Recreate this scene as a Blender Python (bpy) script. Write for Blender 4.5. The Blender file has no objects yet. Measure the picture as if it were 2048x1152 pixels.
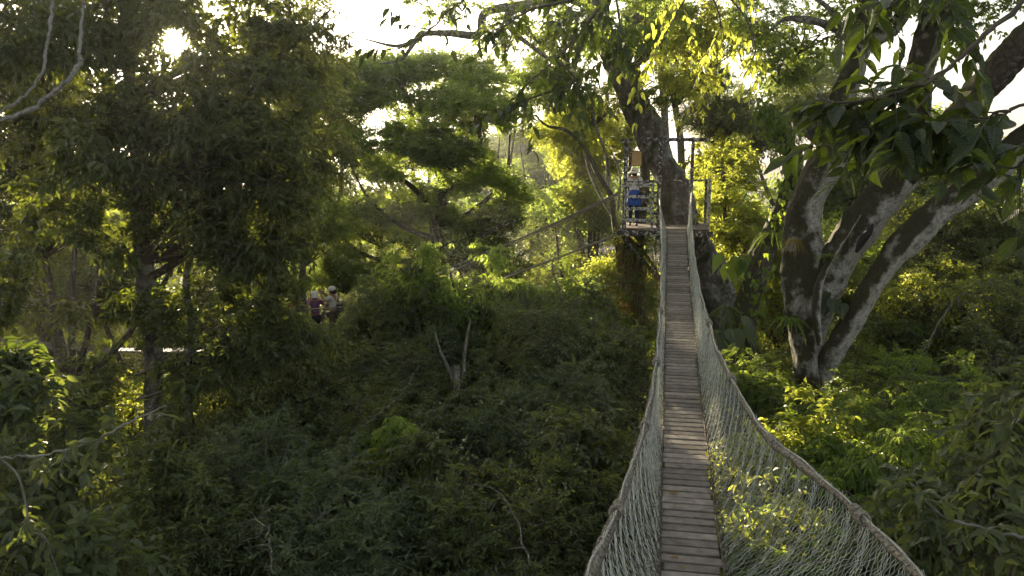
import bpy, math, random
import numpy as np
from mathutils import Vector, Matrix, noise as mnoise
SC = bpy.context.scene
COL = SC.collection
PI = math.pi
DENOISE = True
SKY, SUNE, EXPO, HAZE, SKYGLOW = 0.079, 5.0, 2.3, 0.0008, 0.6
F = 1600.0; PITCH = math.radians(8.2); H = 16.0
CP, SP = math.cos(PITCH), math.sin(PITCH)
def P(px, py, d):
    "point seen at photo pixel (px, py) at depth d metres"
    x = (px-1024)/F*d; y = -(py-576)/F*d
    return np.array([x, d*CP+y*SP, H+y*CP-d*SP])
def unit(v):
    v = np.asarray(v, float); return v/(np.linalg.norm(v, axis=-1, keepdims=True)+1e-9)
SUN = unit(P(347, 75, 100)-np.array([0, 0, H]))

# ------------------------------------------------------------------ materials
def newmat(name):
    m = bpy.data.materials.new(name); m.use_nodes = True
    nt = m.node_tree; nt.nodes.clear()
    return m, nt
def N(nt, t, **kw):
    n = nt.nodes.new(t)
    for k, v in kw.items():
        if k in n.inputs.keys() if isinstance(k, str) else False: n.inputs[k].default_value = v
        else: setattr(n, k, v)
    return n
def ramp(nt, stops, interp='LINEAR'):
    r = nt.nodes.new('ShaderNodeValToRGB'); cr = r.color_ramp; cr.interpolation = interp
    while len(cr.elements) < len(stops): cr.elements.new(0.5)
    for e, (p, c) in zip(cr.elements, stops): e.position = p; e.color = (*c, 1)
    return r
def leafmat(name, dark, mid, light, trans, tfac=0.42, rough=0.42, odd=(0.22, 0.12, 0.02), oddp=0.985, veins=False, spec=0.5):
    m, nt = newmat(name); L = nt.links.new
    a = nt.nodes.new('ShaderNodeAttribute'); a.attribute_name = 'rnd'
    oi = nt.nodes.new('ShaderNodeObjectInfo')
    r = ramp(nt, [(0, dark), (0.45, mid), (oddp-0.02, light), (oddp, odd)])
    L(a.outputs['Fac'], r.inputs[0])
    hs = nt.nodes.new('ShaderNodeHueSaturation')
    ma = N(nt, 'ShaderNodeMath', operation='MULTIPLY_ADD'); ma.inputs[1].default_value = 0.35; ma.inputs[2].default_value = 0.82
    L(oi.outputs['Random'], ma.inputs[0]); L(ma.outputs[0], hs.inputs['Value'])
    L(r.outputs[0], hs.inputs['Color'])
    col = hs.outputs[0]
    bump = None
    if veins:
        uv = nt.nodes.new('ShaderNodeAttribute'); uv.attribute_name = 'luv'
        sx = nt.nodes.new('ShaderNodeSeparateXYZ'); L(uv.outputs['Vector'], sx.inputs[0])
        ab = N(nt, 'ShaderNodeMath', operation='ABSOLUTE'); L(sx.outputs[0], ab.inputs[0])
        mid_ = ramp(nt, [(0.0, (1, 1, 1)), (0.035, (0, 0, 0))]); L(ab.outputs[0], mid_.inputs[0])
        s1 = N(nt, 'ShaderNodeMath', operation='MULTIPLY_ADD'); L(ab.outputs[0], s1.inputs[0]); s1.inputs[1].default_value = -0.55; L(sx.outputs[1], s1.inputs[2])
        s2 = N(nt, 'ShaderNodeMath', operation='MULTIPLY'); L(s1.outputs[0], s2.inputs[0]); s2.inputs[1].default_value = 62
        s3 = N(nt, 'ShaderNodeMath', operation='SINE'); L(s2.outputs[0], s3.inputs[0])
        vr = ramp(nt, [(0.93, (0, 0, 0)), (1, (0.6, 0.6, 0.6))]); L(s3.outputs[0], vr.inputs[0])
        mx = N(nt, 'ShaderNodeMath', operation='MAXIMUM'); L(mid_.outputs[0], mx.inputs[0]); L(vr.outputs[0], mx.inputs[1])
        mc = N(nt, 'ShaderNodeMix', data_type='RGBA'); L(mx.outputs[0], mc.inputs[0]); L(col, mc.inputs[6]); mc.inputs[7].default_value = (0.12, 0.14, 0.05, 1)
        col = mc.outputs[2]
        bump = nt.nodes.new('ShaderNodeBump'); bump.inputs['Strength'].default_value = 0.5; bump.inputs['Distance'].default_value = 0.004
        L(s3.outputs[0], bump.inputs['Height'])
    b = nt.nodes.new('ShaderNodeBsdfPrincipled'); b.inputs['Roughness'].default_value = rough
    b.inputs['Specular IOR Level'].default_value = spec
    L(col, b.inputs['Base Color'])
    if bump: L(bump.outputs[0], b.inputs['Normal'])
    t = nt.nodes.new('ShaderNodeBsdfTranslucent')
    mt = N(nt, 'ShaderNodeMix', data_type='RGBA'); mt.inputs[0].default_value = 0.30
    mt.inputs[6].default_value = (*trans, 1); L(col, mt.inputs[7]); L(mt.outputs[2], t.inputs[0])
    mix = nt.nodes.new('ShaderNodeMixShader'); mix.inputs[0].default_value = tfac
    L(b.outputs[0], mix.inputs[1]); L(t.outputs[0], mix.inputs[2])
    o = nt.nodes.new('ShaderNodeOutputMaterial'); L(mix.outputs[0], o.inputs[0])
    return m
def barkmat(name, base, pale, moss, pale_amt=0.5, moss_amt=0.45, scale=3.0, moss_dir=(-0.5, -0.1, 0.75), bump=0.6):
    m, nt = newmat(name); L = nt.links.new
    tc = nt.nodes.new('ShaderNodeTexCoord')
    geo = nt.nodes.new('ShaderNodeNewGeometry')
    n1 = N(nt, 'ShaderNodeTexNoise'); n1.inputs['Scale'].default_value = scale; n1.inputs['Detail'].default_value = 9; n1.inputs['Roughness'].default_value = 0.68
    L(tc.outputs['Object'], n1.inputs['Vector'])
    n2 = N(nt, 'ShaderNodeTexNoise'); n2.inputs['Scale'].default_value = scale*4.5; n2.inputs['Detail'].default_value = 12; n2.inputs['Roughness'].default_value = 0.78
    L(tc.outputs['Object'], n2.inputs['Vector'])
    mp = nt.nodes.new('ShaderNodeMapping'); mp.inputs['Scale'].default_value = (1, 1, 0.16); L(tc.outputs['Object'], mp.inputs[0])
    n3 = N(nt, 'ShaderNodeTexNoise'); n3.inputs['Scale'].default_value = scale*9; n3.inputs['Detail'].default_value = 6; L(mp.outputs[0], n3.inputs['Vector'])
    rb = ramp(nt, [(0.3, [c*0.45 for c in base]), (0.7, [c*1.4 for c in base])]); L(n3.outputs['Fac'], rb.inputs[0])
    rp = ramp(nt, [(0.60-0.18*pale_amt*1.2, (0, 0, 0)), (0.69-0.18*pale_amt*1.2, (1, 1, 1))])
    av = N(nt, 'ShaderNodeMath', operation='MULTIPLY_ADD'); L(n2.outputs['Fac'], av.inputs[0]); av.inputs[1].default_value = 0.55
    av2 = N(nt, 'ShaderNodeMath', operation='MULTIPLY'); L(n1.outputs['Fac'], av2.inputs[0]); av2.inputs[1].default_value = 0.45
    L(av2.outputs[0], av.inputs[2]); L(av.outputs[0], rp.inputs[0])
    m1 = N(nt, 'ShaderNodeMix', data_type='RGBA'); L(rp.outputs[0], m1.inputs[0]); L(rb.outputs[0], m1.inputs[6])
    pr = ramp(nt, [(0.32, [c*0.28 for c in pale]), (0.47, [c*0.75 for c in pale]), (0.75, [c*1.2 for c in pale])]); L(n2.outputs['Fac'], pr.inputs[0]); L(pr.outputs[0], m1.inputs[7])
    dt = N(nt, 'ShaderNodeVectorMath', operation='DOT_PRODUCT'); dt.inputs[1].default_value = moss_dir; L(geo.outputs['Normal'], dt.inputs[0])
    ad = N(nt, 'ShaderNodeMath', operation='MULTIPLY_ADD'); L(dt.outputs['Value'], ad.inputs[0]); ad.inputs[1].default_value = 0.30
    L(n1.outputs['Fac'], ad.inputs[2])
    ad2 = N(nt, 'ShaderNodeMath', operation='MULTIPLY_ADD'); L(n2.outputs['Fac'], ad2.inputs[0]); ad2.inputs[1].default_value = 0.35; L(ad.outputs[0], ad2.inputs[2])
    th = 0.98-0.5*moss_amt
    rm = ramp(nt, [(min(.98, th), (0, 0, 0)), (min(1, th+0.16), (1, 1, 1))]); L(ad2.outputs[0], rm.inputs[0])
    m2 = N(nt, 'ShaderNodeMix', data_type='RGBA'); L(rm.outputs[0], m2.inputs[0]); L(m1.outputs[2], m2.inputs[6])
    ms = ramp(nt, [(0.3, [c*0.5 for c in moss]), (0.7, [c*1.5 for c in moss])]); L(n2.outputs['Fac'], ms.inputs[0]); L(ms.outputs[0], m2.inputs[7])
    b = nt.nodes.new('ShaderNodeBsdfPrincipled'); b.inputs['Roughness'].default_value = 0.85; b.inputs['Specular IOR Level'].default_value = 0.25
    L(m2.outputs[2], b.inputs['Base Color'])
    bp = nt.nodes.new('ShaderNodeBump'); bp.inputs['Strength'].default_value = bump; bp.inputs['Distance'].default_value = 0.03
    hb = N(nt, 'ShaderNodeMath', operation='ADD'); L(n3.outputs['Fac'], hb.inputs[0]); L(n2.outputs['Fac'], hb.inputs[1])
    L(hb.outputs[0], bp.inputs['Height']); L(bp.outputs[0], b.inputs['Normal'])
    o = nt.nodes.new('ShaderNodeOutputMaterial'); L(b.outputs[0], o.inputs[0])
    return m
def plainmat(name, c1, c2=None, rough=0.8, scale=8.0, bump=0.3, spec=0.3, rnd=False, dist=0.01, stretch=(1, 1, 1), contrast=(0.35, 0.65), thr=None, c3=None):
    m, nt = newmat(name); L = nt.links.new
    c2 = c2 or [c*1.3 for c in c1]
    tc = nt.nodes.new('ShaderNodeTexCoord'); mp = nt.nodes.new('ShaderNodeMapping'); mp.inputs['Scale'].default_value = stretch
    L(tc.outputs['Object'], mp.inputs[0])
    n = N(nt, 'ShaderNodeTexNoise'); n.inputs['Scale'].default_value = scale; n.inputs['Detail'].default_value = 8; n.inputs['Roughness'].default_value = 0.65
    L(mp.outputs[0], n.inputs['Vector'])
    r = ramp(nt, [(contrast[0], c1), (contrast[1], c2)]); L(n.outputs['Fac'], r.inputs[0]); col = r.outputs[0]
    if thr:
        n4 = N(nt, 'ShaderNodeTexNoise'); n4.inputs['Scale'].default_value = thr[1]; n4.inputs['Detail'].default_value = 7; n4.inputs['Roughness'].default_value = 0.7
        L(tc.outputs['Object'], n4.inputs['Vector'])
        rt = ramp(nt, [(thr[0], (0, 0, 0)), (thr[0]+0.03, (1, 1, 1))]); L(n4.outputs['Fac'], rt.inputs[0])
        mm = N(nt, 'ShaderNodeMix', data_type='RGBA'); L(rt.outputs[0], mm.inputs[0]); L(col, mm.inputs[6]); mm.inputs[7].default_value = (*c3, 1); col = mm.outputs[2]
    if rnd:
        a = nt.nodes.new('ShaderNodeAttribute'); a.attribute_name = 'rnd'
        ma = N(nt, 'ShaderNodeMath', operation='MULTIPLY_ADD'); ma.inputs[1].default_value = 0.75; ma.inputs[2].default_value = 0.62; L(a.outputs['Fac'], ma.inputs[0])
        hs = nt.nodes.new('ShaderNodeHueSaturation'); L(ma.outputs[0], hs.inputs['Value']); L(col, hs.inputs['Color']); col = hs.outputs[0]
    b = nt.nodes.new('ShaderNodeBsdfPrincipled'); b.inputs['Roughness'].default_value = rough; b.inputs['Specular IOR Level'].default_value = spec
    L(col, b.inputs['Base Color'])
    bp = nt.nodes.new('ShaderNodeBump'); bp.inputs['Strength'].default_value = bump; bp.inputs['Distance'].default_value = dist
    L(n.outputs['Fac'], bp.inputs['Height']); L(bp.outputs[0], b.inputs['Normal'])
    o = nt.nodes.new('ShaderNodeOutputMaterial'); L(b.outputs[0], o.inputs[0])
    return m
M = {}
YG = (0.55, 0.55, 0.035)
M['leaf_shade'] = leafmat('leaf_olive_shaded', (0.024, 0.038, 0.014), (0.046, 0.068, 0.026), (0.11, 0.14, 0.06), (0.42, 0.46, 0.03), 0.40, 0.33)  # darker leaf copy; the shade of the wood is put into its colour
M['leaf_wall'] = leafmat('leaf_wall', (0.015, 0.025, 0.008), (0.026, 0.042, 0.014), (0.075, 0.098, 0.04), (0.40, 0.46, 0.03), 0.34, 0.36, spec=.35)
M['leaf_grey'] = leafmat('leaf_greygreen', (0.030, 0.048, 0.022), (0.058, 0.084, 0.038), (0.13, 0.16, 0.08), (0.36, 0.42, 0.05), 0.36, 0.34, odd=(0.10, 0.12, 0.05))
M['leaf_green'] = leafmat('leaf_green', (0.026, 0.050, 0.010), (0.052, 0.095, 0.018), (0.11, 0.16, 0.035), (0.50, 0.64, 0.05), 0.48, .36)
M['leaf_bright'] = leafmat('leaf_bright', (0.045, 0.085, 0.014), (0.085, 0.145, 0.026), (0.16, 0.23, 0.05), (0.66, 0.80, 0.12), 0.55, .38, odd=(0.3, 0.2, 0.03))  # brighter green copy; sunlit glow is partly put into its colour
M['leaf_yellow'] = leafmat('leaf_yellow', (0.06, 0.085, 0.010), (0.11, 0.14, 0.016), (0.19, 0.21, 0.03), (0.78, 0.82, 0.10), 0.58, .38, odd=(0.3, 0.16, 0.03), oddp=0.965)  # yellow of sunlit foliage put into the leaf colour itself
M['leaf_near'] = leafmat('leaf_near', (0.013, 0.024, 0.007), (0.022, 0.036, 0.010), (0.04, 0.056, 0.016), (0.26, 0.36, 0.02), 0.28, 0.40, veins=True, odd=(0.35, 0.25, 0.02), oddp=0.975)
M['leaf_near_grey'] = leafmat('leaf_near_grey', (0.035, 0.050, 0.020), (0.055, 0.075, 0.030), (0.085, 0.105, 0.045), (0.34, 0.40, 0.04), 0.36, 0.42, veins=True, odd=(0.30, 0.16, 0.08), oddp=0.97)
M['leaf_straw'] = leafmat('leaf_straw', (0.10, 0.075, 0.025), (0.17, 0.13, 0.035), (0.22, 0.18, 0.05), (0.65, 0.50, 0.07), 0.5)
M['bark_pale'] = barkmat('bark_pale', (0.15, 0.13, 0.105), (0.50, 0.47, 0.41), (0.042, 0.036, 0.017), 0.92, 0.70, 3.0, bump=1.0)
M['bark_mottled'] = barkmat('bark_mottled', (0.085, 0.07, 0.054), (0.38, 0.365, 0.32), (0.032, 0.032, 0.013), 0.55, 0.55, 1.5, bump=.9)
M['bark_dark'] = barkmat('bark_dark', (0.075, 0.060, 0.045), (0.32, 0.30, 0.25), (0.045, 0.045, 0.018), 0.40, 0.55, 3.0)
M['bark_thin'] = barkmat('bark_thin', (0.10, 0.085, 0.065), (0.38, 0.36, 0.31), (0.05, 0.045, 0.02), 0.55, 0.3, 5.0)
M['bark_white'] = barkmat('bark_white', (0.20, 0.185, 0.16), (0.52, 0.50, 0.46), (0.05, 0.045, 0.02), 1.1, 0.15, 6.0)
M['bark_lichen'] = barkmat('bark_lichen', (0.10, 0.09, 0.075), (0.36, 0.345, 0.31), (0.04, 0.035, 0.018), 0.9, 0.35, 9.0)
M['twig'] = plainmat('twig', (0.06, 0.048, 0.034), (0.13, 0.11, 0.085), 0.85)
M['twig_pale'] = plainmat('twig_pale', (0.11, 0.10, 0.08), (0.25, 0.23, 0.19), 0.85)

# ------------------------------------------------------------------ mesh builder
class MB:
    def __init__(s): s.v = []; s.l = []; s.c = []; s.m = []; s.r = []; s.uv = []; s.n = 0; s.hasuv = False
    def add(s, v, f, mat=0, r=None, uv=None):
        v = np.asarray(v, np.float32).reshape(-1, 3)
        if isinstance(f, np.ndarray) and f.ndim == 2: fs = [f]
        else:
            fs = []; by = {}
            for q in f: by.setdefault(len(q), []).append(q)
            for k, q in by.items(): fs.append(np.array(q))
        for q in fs:
            s.l.append((q+s.n).astype(np.int32).ravel()); s.c.append(np.full(len(q), q.shape[1], np.int32)); s.m.append(np.full(len(q), mat, np.int32))
        s.v.append(v); s.n += len(v)
        s.r.append(np.broadcast_to(np.asarray(0.5 if r is None else r, np.float32), (len(v),)))
        if uv is None: uv = np.zeros((len(v), 3), np.float32)
        else: s.hasuv = True
        s.uv.append(uv)
    def mesh(s, name, mats, smooth=False):
        me = bpy.data.meshes.new(name)
        v = np.concatenate(s.v); l = np.concatenate(s.l); c = np.concatenate(s.c)
        me.vertices.add(len(v)); me.vertices.foreach_set('co', v.ravel())
        me.loops.add(len(l)); me.loops.foreach_set('vertex_index', l)
        me.polygons.add(len(c)); me.polygons.foreach_set('loop_start', np.concatenate([[0], np.cumsum(c)[:-1]]).astype(np.int32))
        me.polygons.foreach_set('loop_total', c)
        me.polygons.foreach_set('material_index', np.concatenate(s.m))
        me.polygons.foreach_set('use_smooth', np.full(len(c), smooth))
        a = me.attributes.new('rnd', 'FLOAT', 'POINT'); a.data.foreach_set('value', np.concatenate(s.r))
        if s.hasuv:
            a = me.attributes.new('luv', 'FLOAT_VECTOR', 'POINT'); a.data.foreach_set('vector', np.concatenate(s.uv).astype(np.float32).ravel())
        for m in mats: me.materials.append(m)
        me.update(calc_edges=True)
        return me
    def obj(s, name, mats, parent=None, smooth=False):
        if not isinstance(mats, (list, tuple)): mats = [mats]
        return link(bpy.data.objects.new(name, s.mesh(name, mats, smooth)), parent)
def link(o, parent=None):
    COL.objects.link(o)
    if parent is not None:
        o.parent = parent
        if any(abs(x) > 1e-9 for x in parent.location) or abs(parent.rotation_euler.z) > 1e-9:
            R = Matrix.LocRotScale(parent.location, parent.rotation_euler, None)
            o.matrix_parent_inverse = R.inverted()
    return o
def thing(name, label, cat, loc=(0, 0, 0), group=None, rz=0.0):
    o = bpy.data.objects.new(name, None); o.empty_display_size = 0.2
    COL.objects.link(o); o.location = loc; o.rotation_euler = (0, 0, rz)
    return tag(o, label, cat, group)
def tag(o, label=None, cat=None, group=None, kind=None):
    if label: o['label'] = label
    if cat: o['category'] = cat
    if group: o['group'] = group
    if kind: o['kind'] = kind
    return o
def smooth_path(pts, n=8):
    "Catmull-Rom through rows of pts (any number of columns)"
    p = np.asarray(pts, float); k = len(p)
    if k < 3:
        t = np.linspace(0, 1, n+1)[:, None]; return p[0]*(1-t)+p[-1]*t
    q = np.vstack([2*p[0]-p[1], p, 2*p[-1]-p[-2]]); out = []
    for i in range(1, k):
        a, b, c, d = q[i-1], q[i], q[i+1], q[i+2]
        for t in np.linspace(0, 1, n, endpoint=False):
            out.append(0.5*((2*b)+(-a+c)*t+(2*a-5*b+4*c-d)*t*t+(-a+3*b-3*c+d)*t**3))
    out.append(p[-1]); return np.array(out)
def tube(mb, path, rad, sides=8, mat=0, lump=0.0, seed=0, r=None, cap=True, twist=0.0, flute=0.0, rough=0.0):
    path = np.asarray(path, float); n = len(path); rad = np.broadcast_to(np.asarray(rad, float), (n,))
    rg = np.random.default_rng(seed)
    tan = np.gradient(path, axis=0); tan = unit(tan)
    u = np.cross(tan[0], [0.1, 0.3, 1]) if abs(tan[0][2]) < 0.9 else np.cross(tan[0], [1, 0.2, 0]); u = unit(u)
    ang = np.linspace(0, 2*PI, sides, endpoint=False); V = []
    ph = rg.random(6)*6.28
    s = np.concatenate([[0], np.cumsum(np.linalg.norm(np.diff(path, axis=0), axis=1))])
    for i in range(n):
        u = u-tan[i]*np.dot(u, tan[i]); u = unit(u); w = np.cross(tan[i], u)
        a = ang+twist*i
        rr = rad[i]*(1+lump*(0.5*np.sin(2*a+ph[0]+s[i]*1.3)+0.4*np.sin(3*a+ph[1]-s[i]*2.1)+0.35*np.sin(5*a+ph[2]+s[i]*3.7)+0.4*np.sin(s[i]*2.7+ph[3])))
        if flute: rr = rr*(1+flute*np.cos(5*ang+ph[4]))
        V.append(path[i]+np.outer(np.cos(a)*rr, u)+np.outer(np.sin(a)*rr, w))
    if rough:
        for i in range(n):
            for q in range(sides):
                v = V[i][q]; o = v-path[i]; p = Vector((v[0]*2.6, v[1]*2.6, v[2]*1.1+seed))
                k = mnoise.fractal(p, 1.0, 2.0, 4)+.5*abs(mnoise.noise(Vector((v[0]*9, v[1]*9, v[2]*2.2))))
                V[i][q] = v+o*rough*k
    V = np.concatenate(V); f = []
    i, j = np.meshgrid(np.arange(n-1), np.arange(sides), indexing='ij'); i = i.ravel(); j = j.ravel(); j2 = (j+1) % sides
    f = np.stack([i*sides+j, i*sides+j2, (i+1)*sides+j2, (i+1)*sides+j], 1)
    mb.add(V, f, mat, r)
    if cap:
        mb.add(V[:sides], np.arange(sides)[::-1][None, :], mat, r); mb.add(V[-sides:], np.arange(sides)[None, :], mat, r)
def sticks(mb, p0, p1, r0, r1, mat=0, r=0.5):
    "many 3-sided bars at once"
    p0 = np.asarray(p0, float); p1 = np.asarray(p1, float); n = len(p0)
    if n == 0: return
    r0 = np.broadcast_to(r0, (n,)); r1 = np.broadcast_to(r1, (n,))
    t = unit(p1-p0); u = unit(np.cross(t, np.where(np.abs(t[:, 2:3]) < 0.9, [[0, 0, 1.]], [[1., 0, 0]]))); w = np.cross(t, u)
    V = []
    for k in range(3):
        a = 2*PI*k/3; o = u*math.cos(a)+w*math.sin(a)
        V.append(p0+o*r0[:, None]); V.append(p1+o*r1[:, None])
    V = np.stack(V, 1).reshape(-1, 3); b = (np.arange(n)*6)[:, None]
    f = np.concatenate([b+np.array([[0, 2, 3, 1]]), b+np.array([[2, 4, 5, 3]]), b+np.array([[4, 0, 1, 5]])])
    mb.add(V, f, mat, r)
def box(mb, c, size, mat=0, axes=None, r=None, bev=0.0):
    c = np.asarray(c, float); sx, sy, sz = [s/2 for s in size]
    ax = np.eye(3) if axes is None else np.asarray(axes, float)
    b = min(bev, sx*.8, sy*.8, sz*.8)
    if b <= 0:
        co = np.array([[x, y, z] for x in (-sx, sx) for y in (-sy, sy) for z in (-sz, sz)])
        f = [(0, 1, 3, 2), (4, 6, 7, 5), (0, 4, 5, 1), (2, 3, 7, 6), (0, 2, 6, 4), (1, 5, 7, 3)]
        mb.add(c+co@ax, np.array(f), mat, r); return
    bm = []
    V = []
    for x in (-1, 1):
        for y in (-1, 1):
            for z in (-1, 1):
                V += [[x*sx, y*(sy-b), z*(sz-b)], [x*(sx-b), y*sy, z*(sz-b)], [x*(sx-b), y*(sy-b), z*sz]]
    def id(x, y, z, k): return (((x > 0)*2+(y > 0))*2+(z > 0))*3+k
    f = []
    for s in (-1, 1):
        f.append([id(s, -1, -1, 0), id(s, 1, -1, 0), id(s, 1, 1, 0), id(s, -1, 1, 0)][::s])
        f.append([id(-1, s, -1, 1), id(-1, s, 1, 1), id(1, s, 1, 1), id(1, s, -1, 1)][::s])
        f.append([id(-1, -1, s, 2), id(1, -1, s, 2), id(1, 1, s, 2), id(-1, 1, s, 2)][::s])
    for a in (-1, 1):
        for b2 in (-1, 1):
            f.append([id(a, b2, -1, 0), id(a, b2, 1, 0), id(a, b2, 1, 1), id(a, b2, -1, 1)][::a*b2*-1 or 1])
            f.append([id(a, -1, b2, 0), id(a, 1, b2, 0), id(a, 1, b2, 2), id(a, -1, b2, 2)][::a*b2])
            f.append([id(-1, a, b2, 1), id(1, a, b2, 1), id(1, a, b2, 2), id(-1, a, b2, 2)][::-a*b2])
    f = [list(q) for q in f]
    for x in (-1, 1):
        for y in (-1, 1):
            for z in (-1, 1):
                f.append([id(x, y, z, 0), id(x, y, z, 1), id(x, y, z, 2)][::x*y*z])
    mb.add(c+np.array(V)@ax, f, mat, r)
def beam(mb, a, b, w, h, mat=0, bev=0.006, r=None, up=(0, 0, 1)):
    a = np.asarray(a, float); b = np.asarray(b, float); t = unit(b-a)
    s = np.cross(t, up)
    if np.linalg.norm(s) < 1e-3: s = np.cross(t, BX)
    s = unit(s); n = np.cross(s, t)
    box(mb, (a+b)/2, (np.linalg.norm(b-a), w, h), mat, [t, s, n], r, bev)
def lathe(mb, c, prof, seg=20, mat=0, wob=0.0, rz=0.0, sx=1.0, sy=1.0):
    c = np.asarray(c, float); V = []
    a = np.linspace(0, 2*PI, seg, endpoint=False)
    for k, (rr, z) in enumerate(prof):
        q = rr*(1+wob*np.sin(3*a+k))
        V.append(np.stack([c[0]+q*np.cos(a+rz)*sx, c[1]+q*np.sin(a+rz)*sy, c[2]+z+wob*0.25*rr*np.sin(2*a)], 1))
    V = np.concatenate(V); n = len(prof)
    i, j = np.meshgrid(np.arange(n-1), np.arange(seg), indexing='ij'); i = i.ravel(); j = j.ravel(); j2 = (j+1) % seg
    mb.add(V, np.stack([i*seg+j, i*seg+j2, (i+1)*seg+j2, (i+1)*seg+j], 1), mat)

# ------------------------------------------------------------------ leaves
def tmpl_far():
    v = np.array([[0, 0, 0], [-.5, .45, .10], [.5, .45, .10], [0, 1, -.05]]); return v, [np.array([[0, 2, 3], [0, 3, 1]])]
def tmpl_mid():
    v = np.array([[0, 0, 0], [-.42, .3, .07], [.42, .3, .07], [0, .3, 0], [-.40, .65, .03], [.40, .65, .03], [0, .65, -.04], [0, 1, -.16]])
    return v, [np.array([[0, 3, 1], [0, 2, 3], [4, 6, 7], [6, 5, 7]]), np.array([[1, 3, 6, 4], [3, 2, 5, 6]])]
def tmpl_near(nv=9, bend=0.18):
    us = [-1, -.5, 0, .5, 1]; V = []
    for k in range(nv):
        t = k/(nv-1); w = math.sin(PI*t**0.85)**0.8*0.5 if 0 < t < 1 else 0.012
        w *= 1-0.25*t
        for u in us: V.append([u*w, t, 0.10*abs(u)*w*2-bend*t*t+0.012*math.sin(t*22+u)])
    f = [[k*5+j, k*5+j+1, (k+1)*5+j+1, (k+1)*5+j] for k in range(nv-1) for j in range(4)]
    return np.array(V), [np.array(f)]
def tmpl_heart():
    pr = [(0, 0.02), (-0.08, .30), (.05, .46), (.25, .52), (.45, .42), (.7, .24), (.9, .08), (1.05, .01)]; V = []
    for y, w in pr:
        for u in (-1, -.5, 0, .5, 1): V.append([u*w, y, 0.12*abs(u)*w*2-0.12*y*y])
    f = [[k*5+j, k*5+j+1, (k+1)*5+j+1, (k+1)*5+j] for k in range(len(pr)-1) for j in range(4)]
    return np.array(V), [np.array(f)]
TM = {'far': tmpl_far(), 'mid': tmpl_mid(), 'near': tmpl_near(), 'heart': tmpl_heart()}
def put_leaves(mb, pos, d, nrm, L, W, rnd, tm='far', mat=0):
    T, Fs = TM[tm]; n = len(pos); k = len(T)
    d = unit(d); side = unit(np.cross(d, nrm)); nn = np.cross(side, d)
    L = np.broadcast_to(L, (n,)); W = np.broadcast_to(W, (n,))
    V = (pos[:, None, :] + T[None, :, 0, None]*W[:, None, None]*side[:, None, :]
         + T[None, :, 1, None]*L[:, None, None]*d[:, None, :] + T[None, :, 2, None]*L[:, None, None]*nn[:, None, :])
    R = np.repeat(rnd, k)
    uv = None
    if tm in ('near', 'heart'): uv = np.tile(np.stack([T[:, 0], T[:, 1], T[:, 2]], 1), (n, 1)).astype(np.float32)
    b = (np.arange(n)*k)[:, None, None]
    first = True
    V = V.reshape(-1, 3)
    fs = [(b+f[None]).reshape(-1, f.shape[1]) for f in Fs]
    for i, f in enumerate(fs):
        if i == 0: base = mb.n; mb.add(V, f, mat, R, uv)
        else:
            mb.l.append((f+base).astype(np.int32).ravel()); mb.c.append(np.full(len(f), f.shape[1], np.int32)); mb.m.append(np.full(len(f), mat, np.int32))
def rnd_unit(rg, n): return unit(rg.normal(size=(n, 3)))
def twigs_leaves(mb, rg, start, dirs, tlen, nl, L, W, droop=0.25, hang=0.3, tm='far', mode='alt', twig_r=0.006, keep=None, lrand=0.35, nrand=0.55, stickmat=1, tone=None):
    n = len(start)
    t = np.clip(np.linspace(0.18, 1.0, nl)[None, :]+rg.normal(size=(n, nl))*0.03, 0.05, 1.05)
    P0 = start[:, None, :]+dirs[:, None, :]*(tlen[:, None]*t)[..., None]
    P0[..., 2] -= droop*tlen[:, None]*t*t
    tan = np.repeat(dirs[:, None, :], nl, 1).copy(); tan[..., 2] -= 2*droop*t; tan = unit(tan)
    up = np.array([0, 0, 1.0])+rg.normal(size=(n, 1, 3))*0.3
    side = unit(np.cross(tan, up)); sg = np.where(np.arange(nl) % 2 == 0, 1, -1)[None, :, None]
    if mode == 'alt':
        ld = tan*0.55+side*sg*0.85+rg.normal(size=(n, nl, 3))*lrand; ld[..., 2] -= hang
        nr = np.array([0, 0, 1.0])+rg.normal(size=(n, nl, 3))*nrand
        LL = L*rg.uniform(0.65, 1.15, (n, nl))
    else:  # pinnate fronds: leaflets in one plane, small at the ends
        ld = tan*0.35+side*sg*1.0; ld[..., 2] -= hang*0.6; ld = ld+rg.normal(size=(n, nl, 3))*0.12
        nr = np.cross(side, tan)+rg.normal(size=(n, nl, 3))*0.15
        LL = L*(0.35+0.75*np.sin(PI*np.clip(t, 0, 1)**0.8*0.92))
    tb = rg.random(n) if tone is None else tone
    rr = np.clip(tb[:, None]*0.45+rg.random((n, nl))*0.55, 0, 1)
    if keep is not None:
        k = keep(P0.reshape(-1, 3))
    else: k = np.ones(n*nl, bool)
    put_leaves(mb, P0.reshape(-1, 3)[k], ld.reshape(-1, 3)[k], nr.reshape(-1, 3)[k], LL.ravel()[k], (LL*W/L).ravel()[k], rr.ravel()[k], tm)
    def pt(q):
        x = start+dirs*(tlen*q)[:, None]; x = x.copy(); x[:, 2] -= droop*tlen*q*q; return x
    if twig_r > 0:
        q = [0, .4, .75, 1.0]
        for a, b in zip(q[:-1], q[1:]): 
            A, B = pt(a), pt(b)
            kk = keep(A)&keep(B) if keep is not None else np.ones(n, bool)
            sticks(mb, A[kk], B[kk], twig_r*(1-a*.7), twig_r*(1-b*.7), stickmat)
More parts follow.
